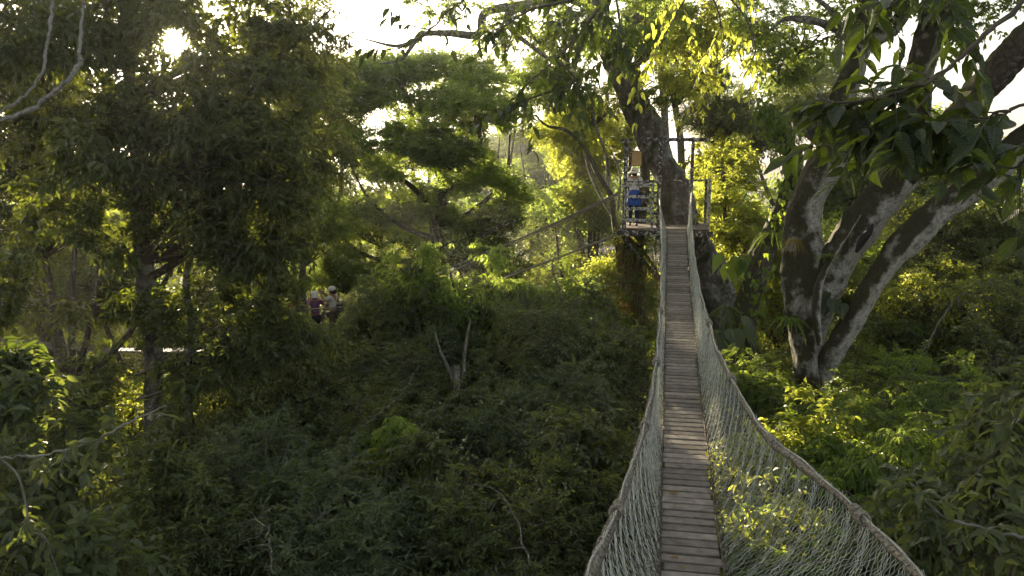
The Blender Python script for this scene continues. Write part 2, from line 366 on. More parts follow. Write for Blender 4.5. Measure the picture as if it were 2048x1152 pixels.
def crown_into(mb, rg, R, nc, cr, tw, nl, L, W, droop=0.25, hang=0.3, tm='far', mode='alt', flat=0.75, shell=0.45, twig_r=0.006,
               keep=None, C0=(0, 0, 0), bottom=0.55, out=0.6, limb_r=0.03, base=None, lrand=0.35, nrand=0.55):
    "clumps of leafy twigs over an ellipsoid, with limbs running to each clump"
    C0 = np.asarray(C0, float); R = np.asarray(R, float)
    d = rnd_unit(rg, nc); d[:, 2] = np.where(d[:, 2] < 0, d[:, 2]*bottom, d[:, 2])
    rr = rg.random(nc)**shell; cen = C0+d*rr[:, None]*R*0.86
    cs = cr*rg.uniform(0.6, 1.3, nc)
    n = nc*tw; ci = np.repeat(np.arange(nc), tw)
    dirs = rnd_unit(rg, n); dirs[:, 2] *= flat; dirs = unit(dirs+d[ci]*out+np.array([0, 0, 0.12]))
    tl = cs[ci]*rg.uniform(0.55, 1.15, n)
    st = cen[ci]+rnd_unit(rg, n)*(cs[ci]*0.22)[:, None]
    tone = np.clip(rg.random(nc)[ci]*0.7+rg.random(n)*0.3, 0, 1)
    twigs_leaves(mb, rg, st, dirs, tl, nl, L, W, droop, hang, tm, mode, twig_r, keep, lrand, nrand, tone=tone)
    if limb_r > 0:
        b = C0+np.array([0, 0, -R[2]*0.75]) if base is None else np.asarray(base, float)
        bb = np.repeat(b[None], nc, 0)
        mid = bb*0.55+cen*0.45+np.array([0, 0, 0.12])*R+rg.normal(size=(nc, 3))*R*0.06
        m1 = bb*0.2+mid*0.6+cen*0.2+rg.normal(size=(nc, 3))*R*0.03
        kk = keep(mid)&keep(cen)&keep(m1)&keep((mid+cen)/2)&keep((m1+mid)/2)&keep((bb+m1)/2) if keep is not None else np.ones(nc, bool)
        sticks(mb, bb[kk], m1[kk], limb_r*1.2, limb_r, 1); sticks(mb, m1[kk], mid[kk], limb_r, limb_r*.75, 1); sticks(mb, mid[kk], cen[kk], limb_r*.75, limb_r*.35, 1)
        # clump spokes
        s2 = rg.permutation(n)[:nc*4]
        kk = keep(st[s2]) if keep is not None else np.ones(len(s2), bool)
        sticks(mb, cen[ci[s2]][kk], st[s2][kk], limb_r*.3, limb_r*.15, 1)
    return cen
# ------------------------------------------------------------------ the near walkway
BY = unit([0.1934, 1.0, 0]); BX = np.array([BY[1], -BY[0], 0])
LAT = 0.278
def zd(s): return 6.5588e-3*s*s-8.735e-2*s+13.030
S_END = 22.75; ZF = 14.46
def B(u, s, z): return BX*(LAT+u)+BY*s+np.array([0, 0, z])
M['plank'] = plainmat('worn_plank', (0.140, 0.115, 0.094), (0.275, 0.235, 0.198), 0.62, 9, 0.5, 0.4, rnd=True, stretch=(1, 1, 1), dist=0.006)
M['rope'] = plainmat('old_rope', (0.10, 0.085, 0.06), (0.34, 0.30, 0.235), 0.9, 45, 0.9, 0.2, dist=0.01)
M['netting'] = plainmat('net_cord', (0.28, 0.285, 0.245), (0.54, 0.545, 0.485), 0.75, 14, 0.2, 0.3, rnd=True, contrast=(.3, .6))
M['net_brown'] = plainmat('net_brown', (0.07, 0.058, 0.042), (0.15, 0.125, 0.09), 0.9, 20, 0.2)
M['cable'] = plainmat('cable', (0.20, 0.19, 0.16), (0.42, 0.40, 0.34), 0.5, 30, 0.3)
M['wood_dark'] = plainmat('lichen_wood', (0.035, 0.028, 0.022), (0.095, 0.075, 0.06), 0.8, 6, 0.5, thr=(0.535, 13), c3=(0.52, 0.50, 0.46))
M['wood_white'] = plainmat('white_boards', (0.07, 0.06, 0.05), (0.14, 0.12, 0.10), 0.8, 6, 0.5, thr=(0.475, 14), c3=(0.50, 0.48, 0.44))
M['floor_wood'] = plainmat('floor_wood', (0.15, 0.11, 0.085), (0.27, 0.21, 0.17), 0.75, 5, 0.4)
rg = np.random.default_rng(7)
walk = thing('rope_bridge', 'long narrow rope bridge of brown planks with pale green netting, running up to the platform', 'rope bridge', tuple(B(0, 8, zd(8))))
LT = np.array([(-4, .78), (2, .72), (4.40, .65), (5.67, .54), (6.33, .49), (7.25, .42), (9.39, .36), (11.66, .34), (14.71, .335), (19.17, .40), (S_END, .50)])
RT = np.array([(-4, 1.45), (2, 1.40), (4.79, 1.22), (5.8, 1.02), (7.04, .68), (8.38, .52), (9.96, .41), (12.67, .33), (15.57, .29), (19.2, .30), (S_END, .34)])
def latL(s): return -np.interp(s, LT[:, 0], LT[:, 1])
def latR(s): return np.interp(s, RT[:, 0], RT[:, 1])
def rope_h(s, side):  # sags a little between the knots
    return 0.95+0.02*np.sin(s*2.1+side)
# deck
mb = MB(); s = -3.0; k = 0
while s < S_END-0.05:
    w = 0.112+0.012*rg.random(); hw = 0.25+rg.normal()*0.008
    c = B(rg.normal()*0.006, s, zd(s)+rg.normal()*0.002); sl = (zd(s+.1)-zd(s-.1))/.2
    t = unit(BY+np.array([0, 0, sl])); n = unit(np.cross(BX, t)); yaw = rg.normal()*0.014
    bx = unit(BX+t*yaw); tt = unit(np.cross(n, bx))
    box(mb, c+np.array([0, 0, rg.normal()*.002]), (hw*2, w, 0.026), 0, [bx, tt, unit(n+BX*rg.normal()*0.01)], rg.random(), 0.004)
    s += 0.152; k += 1
deck = mb.obj('deck', M['plank'], walk)
# bearer ropes under and beside the deck, edge lacing
ss = np.arange(-3, S_END+.01, 0.25)
for sd in (-1, 1):
    mb = MB()
    pth = np.array([B(sd*(0.262+0.004*math.sin(q*3)), q, zd(q)+0.018+0.006*math.sin(q*7)) for q in ss]); tube(mb, pth, 0.010, 6, 0)
    pth = np.array([B(sd*0.18, q, zd(q)-0.03) for q in ss]); tube(mb, pth, 0.012, 6, 0)
    # loops lacing the net to the bearer rope
    a = []; b = []
    for q in np.arange(-3, S_END-.1, 0.09):
        q2 = q+rg.normal()*0.02; o = rg.random()
        p0 = B(sd*0.245, q2, zd(q)+0.022); p1 = B(sd*(0.285+0.02*o), q2+0.03, zd(q)+0.03+0.05*o); a.append(p0); b.append(p1)
        p2 = B(sd*(0.27+0.04*rg.random()), q2+0.09*rg.random(), zd(q)+0.02+0.12*rg.random()); a.append(p1); b.append(p2)
    sticks(mb, a, b, 0.004, 0.0035, 0)
    mb.obj('edge_rope', M['net_brown'], walk)
# hand ropes
def rope_mesh(sd):
    mb = MB(); f = latL if sd < 0 else latR
    q = np.arange(-3, S_END+.001, 0.05)
    base = np.array([B(f(x), x, zd(x)+rope_h(x, sd)) for x in q])
    thick = 0.5+0.5*np.sin(q*1.9+sd)                       # bundled net edge thickens between ties
    near = np.clip((14-q)/8, 0, 1)
    rr = 0.011+near*(0.012+0.010*thick)+rg.normal(size=len(q))*0.0022
    low = base.copy(); low[:, 2] -= rr*0.9
    tube(mb, low, rr, 9, 0, lump=0.22, seed=3+sd, twist=0.35, flute=0.12)
    # the bare cable twisted along the top
    cab = base.copy(); cab[:, 2] += 0.008+0.006*np.sin(q*9); cab += BX*(0.012*np.sin(q*4))[:, None]
    tube(mb, cab, 0.0085, 6, 1, flute=0.2, twist=0.7)
    # twisted wrapping cord
    th = np.arange(0, 2*PI*260, 0.7); x = -2.5+th/(2*PI*260)*(16)
    bb = np.array([B(f(v), v, zd(v)+rope_h(v, sd)) for v in x]); r2 = np.interp(x, q, rr)*1.15
    w = bb+BX*(np.cos(th)*r2)[:, None]+np.array([0, 0, 1])*(np.sin(th)*r2-r2*.8)[:, None]
    sticks(mb, w[:-1], w[1:], 0.0035, 0.0035, 0)
    mb.obj('hand_rope', [M['rope'], M['cable']], walk, True)
    for kx in ((1.5, 3.05, 5.35, 7.25, 9.6, 12.4) if sd < 0 else (1.4, 3.3, 5.55, 7.05, 9.0, 11.7)):
        mb = MB(); c = B(f(kx), kx, zd(kx)+rope_h(kx, sd)-0.012)
        for j in range(7):
            a = j*0.9; x = kx+(j-3)*0.022
            cc = B(f(x), x, zd(x)+rope_h(x, sd)-0.014)
            ring = np.array([cc+BX*math.cos(t)*0.037*(1+.15*math.sin(a))+np.array([0, 0, 1])*math.sin(t)*0.037+BY*0.018*math.sin(t+a) for t in np.linspace(0, 2*PI, 13)])
            tube(mb, ring, 0.0105, 6, 0, lump=0.15, seed=j)
        tail = np.array([c, c+np.array([0, 0, -.09])+BX*sd*.02, c+np.array([0, 0, -.2])+BX*sd*-.01]); tube(mb, smooth_path(tail, 4), 0.012, 6, 0, lump=0.2)
        mb.obj('rope_knot', M['rope'], walk, True)
rope_mesh(-1); rope_mesh(1)
# safety nets: stretched diamonds hung from the hand rope down to the deck edge
def net_point(s_, t, sd):
    "t = 0 at the rope, 1 at the deck edge; the net bellies outwards and gathers at the foot"
    f = latL if sd < 0 else latR
    u0 = f(s_); u1 = sd*0.275
    u = u0+(u1-u0)*np.asarray(t)**1.6+sd*0.03*np.sin(PI*t)*(0.6+0.4*np.sin(s_*1.3))
    z = zd(s_)+rope_h(s_, sd)*(1-t)+0.02
    return u, z
for sd in (-1, 1):
    mb = MB(); step = 0.019; cols = np.arange(-2.5, S_END-0.05, step); rows = 31
    prev = None; A_, B_, r_ = [], [], []
    for i, q in enumerate(cols):
        pts = []
        for j in range(rows+1):
            t = j/rows; t2 = t**0.93
            zig = (1 if (i+j) % 2 else -1)*step*0.48*(0.6+0.5*math.sin(PI*min(1, t*1.1)))
            wob = 0.020*math.sin(q*5.3+t*4.0)+0.010*math.sin(q*17.7+t*9)+rg.normal()*0.004
            x = q+zig+wob*(0.25+.6*t)+0.04*t*math.sin(q*0.9)
            u, z = net_point(x, t2, sd)
            pts.append(B(u+rg.normal()*0.004+0.012*math.sin(q*23+t*11), x, z+rg.normal()*0.007))
        pts = np.array(pts); A_.append(pts[:-1]); B_.append(pts[1:]); r_.append(np.full((rows, 1), rg.random()))
        if prev is not None:       # knots joining neighbouring strands
            js = np.arange(i % 2, rows+1, 2); 
        prev = pts
    A_ = np.concatenate(A_); B_ = np.concatenate(B_)
    r_ = np.repeat(np.concatenate(r_).ravel(), 6)
    keepm = rg.random(len(A_)) > 0.02
    sticks(mb, A_[keepm], B_[keepm], 0.0018, 0.0018, 0, r_.reshape(-1, 6)[keepm].ravel())
    # slack tangle near the deck
    n = 1500; q = rg.uniform(-2.5, 20, n); t = 1-rg.random(n)**1.6*0.35
    u, z = net_point(q, t, sd); a = np.stack([u, q, z], 1)
    pa = BX*(LAT+a[:, :1])+BY*a[:, 1:2]+np.array([0, 0, 1])*a[:, 2:3]
    pb = pa+rg.normal(size=(n, 3))*np.array([0.03, 0.035, 0.03])
    sticks(mb, pa, pb, 0.0032, 0.0030, 1)
    mb.obj('safety_net', [M['netting'], M['net_brown']], walk)
# the two white guy lines that rise to the gate posts
for sd, u1 in ((-1, -.53), (1, .36)):
    mb = MB(); pth = [B(sd*abs(latL(q) if sd < 0 else latR(q)), q, zd(q)+rope_h(q, sd)+0.02) for q in (17.5, 19.5, 21)]+[B(u1, S_END+0.02, ZF+1.08)]
    tube(mb, smooth_path(pth, 6), 0.011, 6, 0)
    mb.obj('guy_line', M['cable'], walk)

# fallen leaves lying on the deck
for (q, u, a, L, lab) in ((7.95, -.19, .1, .13, 'long yellow fallen leaf lying on a plank near the left net, the larger one'), (6.55, -.17, .5, .09, 'small brown fallen leaf on a near plank at the left edge of the bridge'),):
    mb = MB(); c = B(u, q, zd(q)+0.020)
    put_leaves(mb, c[None], (BX*math.cos(a)+BY*math.sin(a))[None], np.array([[0.1, 0, 1.]]), L, L*.38, np.array([.99]), 'near')
    o = mb.obj('fallen_leaf', M['leaf_straw']); tag(o, lab, 'fallen leaf')

mb = MB(); g = np.random.default_rng(12); n = 90; q = g.uniform(3, 21, n); u = np.clip(g.normal(0, 1, n)*.2, -.235, .235)
pos = np.array([B(uu, qq, zd(qq)+.021) for uu, qq in zip(u, q)]); an = g.uniform(0, 6.28, n)
put_leaves(mb, pos, np.stack([np.cos(an), np.sin(an), g.normal(size=n)*.08], 1), np.array([[0, 0, 1.]])+g.normal(size=(n, 3))*.2, g.uniform(.018, .055, n), g.uniform(.010, .022, n), g.random(n), 'mid')
o = mb.obj('leaf_litter', M['leaf_straw']); tag(o, 'crumbs and small dry leaves scattered over the bridge planks', 'leaf litter', None, 'stuff')
# ------------------------------------------------------------------ platform
O = lambda u, v, z: B(u, S_END+v, ZF+z)
PX = BX
plat = thing('tree_platform', 'dark wooden viewing platform with lichen-white rails built round a leaning trunk', 'platform', tuple(O(-.3, 1.2, 0)))
mb = MB()
for k in range(17):
    v = 0.07+k*0.165
    if 9 < k < 15:
        box(mb, O(-1.1, v, -.02), (0.90, .155, .04), 0, [BX, BY, [0, 0, 1]], rg.random(), .004)
        box(mb, O(0.74, v, -.02), (0.26, .155, .04), 0, [BX, BY, [0, 0, 1]], rg.random(), .004)
    else: box(mb, O(-.355, v, -.02+rg.normal()*.002), (2.46, .155, .04), 0, [BX, BY, [0, 0, 1]], rg.random(), .004)
mb.obj('floor', M['floor_wood'], plat)
mb = MB(); beam(mb, O(-1.66, -.06, -.14), O(.98, -.06, -.14), .09, .16)
beam(mb, O(-1.66, 2.8, -.14), O(.98, 2.8, -.14), .09, .16)
beam(mb, O(-1.54, -.01, -.145), O(-1.54, 2.74, -.145), .08, .15); beam(mb, O(.85, -.01, -.145), O(.85, 2.74, -.145), .08, .15)
beam(mb, O(-.62, -.01, -.15), O(-.62, 2.74, -.15), .08, .14)
mb.obj('floor_frame', M['wood_dark'], plat)
for (a, b) in (((-1.5, .1, -.25), (-.25, 1.7, -1.9)), ((.8, .1, -.25), (.15, 1.7, -1.9)), ((-1.5, 2.6, -.25), (-.2, 2.2, -1.9)), ((.8, 2.6, -.25), (.2, 2.2, -1.9))):
    mb = MB(); beam(mb, O(*a), O(*b), .09, .09); mb.obj('brace', M['wood_dark'], plat)
for (u, v, z0, z1, w, m) in ((-1.47, .06, -.3, 2.36, .11, 'wood_dark'), (-.53, .05, -.3, 2.50, .10, 'wood_dark'), (.34, .05, -.3, 2.50, .09, 'wood_dark'), (.86, .45, -.3, 1.36, .08, 'wood_white'), (.86, 2.6, -.25, 1.3, .08, 'wood_dark'), (-1.47, 2.6, -.25, 2.3, .1, 'wood_dark')):
    mb = MB(); beam(mb, O(u, v, z0), O(u+.012*(z1), v, z1), w, w, 0, .008); mb.obj('post', M[m], plat)
mb = MB(); beam(mb, O(-.98, .05, 2.45), O(.80, .05, 2.43), .085, .10); mb.obj('top_beam', M['wood_dark'], plat)
mb = MB(); beam(mb, O(-1.60, .06, 2.42), O(-1.28, .06, 2.42), .09, .10); beam(mb, O(-1.47, .12, 2.31), O(-1.45, 2.62, 2.29), .08, .09); mb.obj('top_beam', M['wood_dark'], plat)
# board railing, front left
for k, h in enumerate((1.20, .87, .545, .215)):
    mb = MB(); beam(mb, O(-1.545, -.035, h+(.01 if k % 2 else -.005)), O(-.64, -.035, h), 0.028, .085, 0, .004); mb.obj('rail_board', M['wood_white'], plat)
mb = MB(); beam(mb, O(-1.50, .02, 1.292), O(-.50, .02, 1.285), .09, .035); mb.obj('handrail', M['wood_dark'], plat)
mb = MB(); beam(mb, O(-.69, .02, -.08), O(-.69, .02, 1.27), .07, .07); mb.obj('rail_post', M['wood_white'], plat)
mb = MB(); beam(mb, O(-1.46, -.003, .0), O(-1.46, -.003, 1.26), .075, .03); mb.obj('rail_post', M['wood_white'], plat)
# back left rails
for h in (1.28, .93, .6, .28):
    mb = MB(); beam(mb, O(-1.45, 2.66, h), O(-.55, 2.66, h), .03, .09); mb.obj('rail_board', M['wood_dark'], plat)
# mesh panel rail in front of the trunk
mb = MB(); beam(mb, O(-.50, .92, 1.30), O(.86, .60, 1.33), .07, .06); mb.obj('handrail', M['wood_dark'], plat)
mb = MB(); beam(mb, O(.86, .5, 1.345), O(.86, 2.6, 1.32), .08, .05); mb.obj('handrail', M['wood_white'], plat)
def chain(mb, fn, nu, nv, r, mat=0):
    a = []; b = []
    for i in range(nu+1):
        for j in range(nv):
            for s_ in (-1, 1):
                i2 = i+s_
                if (i+j) % 2 == 0 and 0 <= i2 <= nu: a.append(fn(i/nu, j/nv)); b.append(fn(i2/nu, (j+1)/nv))
    sticks(mb, np.array(a), np.array(b), r, r, mat)
mb = MB(); chain(mb, lambda a, b: O(-.48+1.32*a, .92-.32*a+.02*math.sin(a*9+b*5), .04+1.24*b), 26, 24, .0015); mb.obj('wire_mesh', M['net_brown'], plat)
mb = MB(); chain(mb, lambda a, b: O(.86+.02*math.sin(a*9+b*5), .52+2.05*a, .04+1.27*b), 36, 24, .0015); mb.obj('wire_mesh', M['net_brown'], plat)
# notice board hung from the beam
sg = thing('notice_board', 'blank tan notice board hanging above the hatted visitor on the platform', 'notice board', tuple(O(-1.20, 1.3, 1.95)))
M['card'] = plainmat('notice', (0.36, 0.235, 0.10), (0.44, 0.30, 0.14), 0.5, 5, 0.05); M['frame'] = plainmat('notice_frame', (0.11, 0.08, 0.035), (0.2, 0.15, 0.06), 0.6)
mb = MB(); box(mb, O(-1.20, 1.3, 1.95), (.27, .02, .40), 0, [BX, BY, [0, 0, 1]], None, .003); mb.obj('panel', M['card'], sg)
mb = MB()
for dx in (-.145, .145): box(mb, O(-1.20+dx, 1.3, 1.95), (.022, .035, .442), 0, [BX, BY, [0, 0, 1]], None, .003)
for dz in (-.21, .21): box(mb, O(-1.20, 1.3, 1.95+dz), (.266, .033, .022), 0, [BX, BY, [0, 0, 1]], None, .003)
mb.obj('frame', M['frame'], sg)
mb = MB(); sticks(mb, [O(-1.3, 1.3, 2.16), O(-1.1, 1.3, 2.16)], [O(-1.40, 1.3, 2.3), O(-1.41, 1.32, 2.3)], .004, .004); mb.obj('hanging_wire', M['cable'], sg)

# ------------------------------------------------------------------ the second walkway
W2 = smooth_path([P(1243, 466, 22.9), P(1190, 487, 23.2), P(1120, 514, 23.6), P(980, 568, 24.2), P(820, 640, 23.8), P(700, 678, 23.2), P(640, 688, 23.0), P(500, 698, 22.8), P(400, 700, 22.6), P(240, 699, 22.4), P(85, 690, 22.2), P(-60, 672, 22.0), P(-200, 640, 21.8)], 14)
seg = np.concatenate([[0], np.cumsum(np.linalg.norm(np.diff(W2, axis=0), axis=1))])
def w2(s_): return np.array([np.interp(s_, seg, W2[:, i]) for i in range(3)])
LEN2 = seg[-1]
tn = unit(np.gradient(W2, axis=0)*np.array([1, 1, 0])); sidev = np.cross(tn, [0, 0, 1])
def side2(s_): return unit(np.array([np.interp(s_, seg, sidev[:, i]) for i in range(3)]))
walk2 = thing('rope_bridge', 'far rope bridge sagging from the platform to the left through the trees, brown netting', 'rope bridge', tuple(w2(8)))
mb = MB(); s = 0.1
while s < LEN2-.1:
    c = w2(s); t = unit(w2(s+.05)-w2(s-.05)); sv = side2(s)
    box(mb, c, (.125, .52, .028), 0, [t, sv, np.cross(t, sv)], rg.random(), .003); s += .155
mb.obj('deck', M['floor_wood'], walk2)
qs = np.arange(0, LEN2, .3)
def hr(s_): return 1.18-0.22*math.sin(PI*min(1, s_/11))+0.0*s_
for sd in (-1, 1):
    mb = MB(); p = np.array([w2(q)+side2(q)*sd*.28+np.array([0, 0, .0]) for q in qs]); tube(mb, p, .03, 6, 0, lump=.1)
    mb.obj('edge_rope', M['rope'], walk2)
    mb = MB(); p = np.array([w2(q)+side2(q)*sd*(.28+.12*math.sin(PI*q/LEN2))+np.array([0, 0, hr(q)]) for q in qs]); tube(mb, p, .022, 6, 0)
    p2 = p+np.array([0, 0, -.07]); tube(mb, p2+side2(3)*.02, .009, 5, 0)
    mb.obj('hand_rope', M['rope'], walk2)
    mb = MB(); nu = int(LEN2/.085)
    chain(mb, lambda a, b: w2(a*LEN2)+side2(a*LEN2)*sd*(.28+.12*math.sin(PI*a)*b+.05*math.sin(PI*b))+np.array([0, 0, .02+(hr(a*LEN2)-.03)*b]), nu, 12, .0040)
    mb.obj('safety_net', M['net_brown'], walk2)
i1 = int(np.argmin(np.abs(W2-P(195, 700, 23.9)).sum(1)))
sp_ = W2[i1]+sidev[i1]*.36
mb = MB(); beam(mb, sp_+np.array([0.08, 0, -.35]), sp_+np.array([-.26, 0, 1.12]), .07, .07); mb.obj('post', M['wood_dark'], walk2)

# ------------------------------------------------------------------ people
M['skin'] = plainmat('skin', (0.30, 0.17, 0.11), (0.36, 0.21, 0.14), 0.6, 20, 0.05)
def skin_obj(name, verts, edges, radii, mat, parent, sub=2, root=0):
    me = bpy.data.meshes.new(name); me.from_pydata([tuple(v) for v in verts], edges, [])
    o = bpy.data.objects.new(name, me); COL.objects.link(o)
    md = o.modifiers.new('skin', 'SKIN'); md.use_smooth_shade = True
    sv = me.skin_vertices[0].data
    for i, r in enumerate(radii):
        r = r if isinstance(r, (tuple, list)) else (r, r); sv[i].radius = r; sv[i].use_root = (i == root)
    o.modifiers.new('sub', 'SUBSURF').levels = sub; o.modifiers['sub'].render_levels = sub
    dg = bpy.context.evaluated_depsgraph_get(); dg.update()
    m2 = bpy.data.meshes.new_from_object(o.evaluated_get(dg), depsgraph=dg)
    COL.objects.unlink(o); bpy.data.objects.remove(o); m2.name = name
    m2.materials.clear(); m2.materials.append(mat)
    for p in m2.polygons: p.use_smooth = True
    o = bpy.data.objects.new(name, m2); COL.objects.link(o); o.parent = parent
    return o
def person(loc, rz, label, h=1.62, elbows=None, wrists=None, top=(.6, .6, .6), legs=(.05, .05, .1), long_sleeve=False, tilt=0.0, knees=None, ankles=None, skin=None, skirt=None, hair=(0.02, 0.015, 0.012), hat=None, name='person', strap=None, bag=None, lean=0.0):
    k = h/1.62
    root = thing(name, label, 'person', tuple(loc), None, rz)
    sk = M['skin'] if skin is None else skin
    ly = lean
    J = dict(pel=(0, 0, .90), sp=(0, ly*.3, 1.05), ch=(0, ly*.7, 1.22), nb=(0, ly, 1.36), nk=(0, ly+.005, 1.41), hd=(0, ly+.012, 1.475), ht=(0, ly+.012+tilt*.03, 1.555),
             jaw=(0, ly+.05, 1.455), nose=(0, ly+.103+tilt*.01, 1.498), earL=(-.078, ly+.005, 1.50), earR=(.078, ly+.005, 1.50),
             sL=(-.165, ly, 1.325), sR=(.165, ly, 1.325))
    el = elbows or ((-.21, .01, 1.06), (.21, .01, 1.06)); wr = wrists or ((-.20, .10, .84), (.20, .10, .84))
    J['eL'], J['eR'] = el; J['wL'], J['wR'] = wr
    J['hL'] = (-.085, 0, .84); J['hR'] = (.085, 0, .84)
    kn = knees or ((-.09, .03, .46), (.09, .03, .46)); an = ankles or ((-.09, -.01, .075), (.09, -.01, .075))
    J['kL'], J['kR'] = kn; J['aL'], J['aR'] = an
    J['tL'] = (an[0][0]-.01, an[0][1]+.15, .03); J['tR'] = (an[1][0]+.01, an[1][1]+.15, .03)
    Rd = dict(pel=(.15, .105), sp=(.125, .09), ch=(.145, .10), nb=.075, nk=.052, hd=.078, ht=.072, jaw=.045, nose=.014, earL=.014, earR=.014, sL=.058, sR=.058, eL=.040, eR=.040, wL=.026, wR=.026,
              hL=.085, hR=.085, kL=.052, kR=.052, aL=.036, aR=.036, tL=.028, tR=.028)
    E = [('pel', 'sp'), ('sp', 'ch'), ('ch', 'nb'), ('nb', 'nk'), ('nk', 'hd'), ('hd', 'ht'), ('hd', 'jaw'), ('hd', 'nose'), ('hd', 'earL'), ('hd', 'earR'), ('nb', 'sL'), ('nb', 'sR'), ('sL', 'eL'), ('eL', 'wL'), ('sR', 'eR'), ('eR', 'wR'),
         ('pel', 'hL'), ('pel', 'hR'), ('hL', 'kL'), ('kL', 'aL'), ('aL', 'tL'), ('hR', 'kR'), ('kR', 'aR'), ('aR', 'tR')]
    for sd in 'LR':     # palm, five fingers
        w = np.array(J['w'+sd]); e = np.array(J['e'+sd]); d = unit(w-e); sx = -1 if sd == 'L' else 1
        ac = unit(np.cross(d, [sx, 0, 0.0])) if abs(d[0]) < .9 else np.array([0, 1., 0]); pn = np.cross(d, ac)
        J['p'+sd] = tuple(w+d*.055); Rd['p'+sd] = .028; E.append(('w'+sd, 'p'+sd))
        for f in range(4):
            L = (.075, .085, .08, .062)[f]; b0 = w+d*.085+ac*(f-1.5)*.021
            for q, (a, c) in enumerate(((0, 0), (.5, .012), (1.0, .035))):
                n_ = f'f{sd}{f}{q}'; J[n_] = tuple(b0+d*L*a+pn*c*sx); Rd[n_] = .0095-.001*q; E.append((('p'+sd) if q == 0 else f'f{sd}{f}{q-1}', n_))
        for q, (a, c) in enumerate(((.035, .032), (.065, .05), (.092, .055))):
            n_ = f't{sd}{q}'; J[n_] = tuple(w+d*a-ac*c); Rd[n_] = .011-.001*q; E.append((('p'+sd) if q == 0 else f't{sd}{q-1}', n_))
    names = list(J); ix = {n: i for i, n in enumerate(names)}
    def mk(nm, sel, mat, grow=0.0, over=None, sub=1):
        ns = [n for n in names if n in sel]; i2 = {n: i for i, n in enumerate(ns)}
        over = over or {}
        rr = []
        for n in ns:
            r = over.get(n, Rd[n]); r = r if isinstance(r, tuple) else (r, r); rr.append(tuple((x+grow)*k for x in r))
        root_n = 'pel' if 'pel' in i2 else ns[0]
        return skin_obj(nm, [np.array(J[n])*k for n in ns], [(i2[a], i2[b]) for a, b in E if a in i2 and b in i2], rr, mat, root, sub, i2[root_n])
    mk('body', set(names), sk, 0, sub=2)
    up = {'pel', 'sp', 'ch', 'nb', 'sL', 'sR'}
    # sleeves end above the elbow (short) or at the wrist
    def lerp(a, b, t): return tuple(np.array(J[a])*(1-t)+np.array(J[b])*t)
    J['slL'] = lerp('sL', 'eL', .7); J['slR'] = lerp('sR', 'eR', .7); Rd['slL'] = Rd['slR'] = .046
    names += ['slL', 'slR']
    if long_sleeve: E2 = []; selx = up | {'eL', 'eR', 'wL', 'wR'}
    else: selx = up | {'slL', 'slR'}; E += [('sL', 'slL'), ('sR', 'slR')]
    tm_ = plainmat('shirt_fabric', *top) if isinstance(top[0], (tuple, list)) else plainmat('shirt_fabric', top, None, .85, 30, .1)
    mk('shirt', selx, tm_, .016, {'nb': .095}, 2)
    lm = plainmat('trouser_fabric', legs, None, .9, 30, .1)
    mk('trousers', {'pel', 'hL', 'hR', 'kL', 'kR', 'aL', 'aR'}, lm, .014, {'aL': .045, 'aR': .045, 'kL': .062, 'kR': .062}, 2)
    shm = plainmat('shoe_leather', (.03, .025, .02), (.06, .05, .04), .6)
    for sd in 'LR':
        mk('shoe', {'a'+sd, 't'+sd}, shm, .012, {'a'+sd: .034}, 2)
    hm = plainmat('hair_dark', hair, None, .6, 60, .4)
    hc = np.array([0, ly-.012, 1.525])
    mb = MB()
    pr = [(0.002, .088), (.035, .082), (.065, .06), (.086, .02), (.090, -.02), (.084, -.06), (.07, -.10), (.05, -.115)]
    lathe(mb, hc*k, [(a*k, b*k) for a, b in pr], 18, 0, .04, 0, 1.0, 1.12)
    # clear the face
    v = mb.v[-1]; y = v[:, 1]-hc[1]*k; low = (v[:, 2] < (hc[2]+.03)*k) & (y > .02*k); v[low, 1] = (hc[1]+.02)*k+(v[low, 1]-(hc[1]+.02)*k)*.05
    mb.obj('hair', hm, None, True).parent = root
    for sx in (-1, 1):
        mb = MB(); lathe(mb, np.array([sx*.03, ly+.082, 1.515])*k, [(0.001, -.009*k), (.009*k, 0), (0.001, .009*k)], 8); mb.obj('eye', hm, None, True).parent = root
    mb = MB(); box(mb, np.array([0, ly+.094, 1.463])*k, (.045*k, .012*k, .008*k), 0, None, None, .002); mb.obj('mouth', plainmat('lip', (.25, .09, .07)), None).parent = root
    if hat:
        hmz = plainmat('hat_cloth', hat[0], None, .9, 25, .2); mb = MB(); c = np.array([0, ly+.005, 1.535])*k
        if hat[1] == 'wide': pr = [(.001, .115), (.05, .112), (.085, .095), (.098, .05), (.102, .012), (.13, -.005), (.175, -.028), (.195, -.045), (.193, -.052), (.172, -.036), (.128, -.013), (.098, .004)]
        elif hat[1] == 'bucket': pr = [(.001, .11), (.06, .106), (.092, .085), (.104, .03), (.108, -.01), (.135, -.065), (.140, -.085), (.136, -.087), (.105, -.02), (.1, 0)]
        else: pr = [(.001, .105), (.05, .10), (.085, .075), (.101, .03), (.104, -.015), (.100, -.017), (.096, 0)]
        lathe(mb, c, [(a*k, b*k) for a, b in pr], 24, 0, .03, 0, 1, 1.08)
        if hat[1] == 'cap':
            th = np.linspace(-1.1, 1.1, 9); V = []
            for t in th: V.append(c+np.array([math.sin(t)*.10, math.cos(t)*.108, -.012])*k)
            for t in th: V.append(c+np.array([math.sin(t)*.095, math.cos(t)*.108+.075*math.cos(t*1.2), -.03])*k)
            mb.add(np.array(V), np.array([[i, i+1, i+10, i+9] for i in range(8)]), 0)
            mb.add(np.array(V)-np.array([0, 0, .006]), np.array([[i, i+1, i+10, i+9] for i in range(8)]), 0)
        mb.obj('hat', hmz, None, True).parent = root
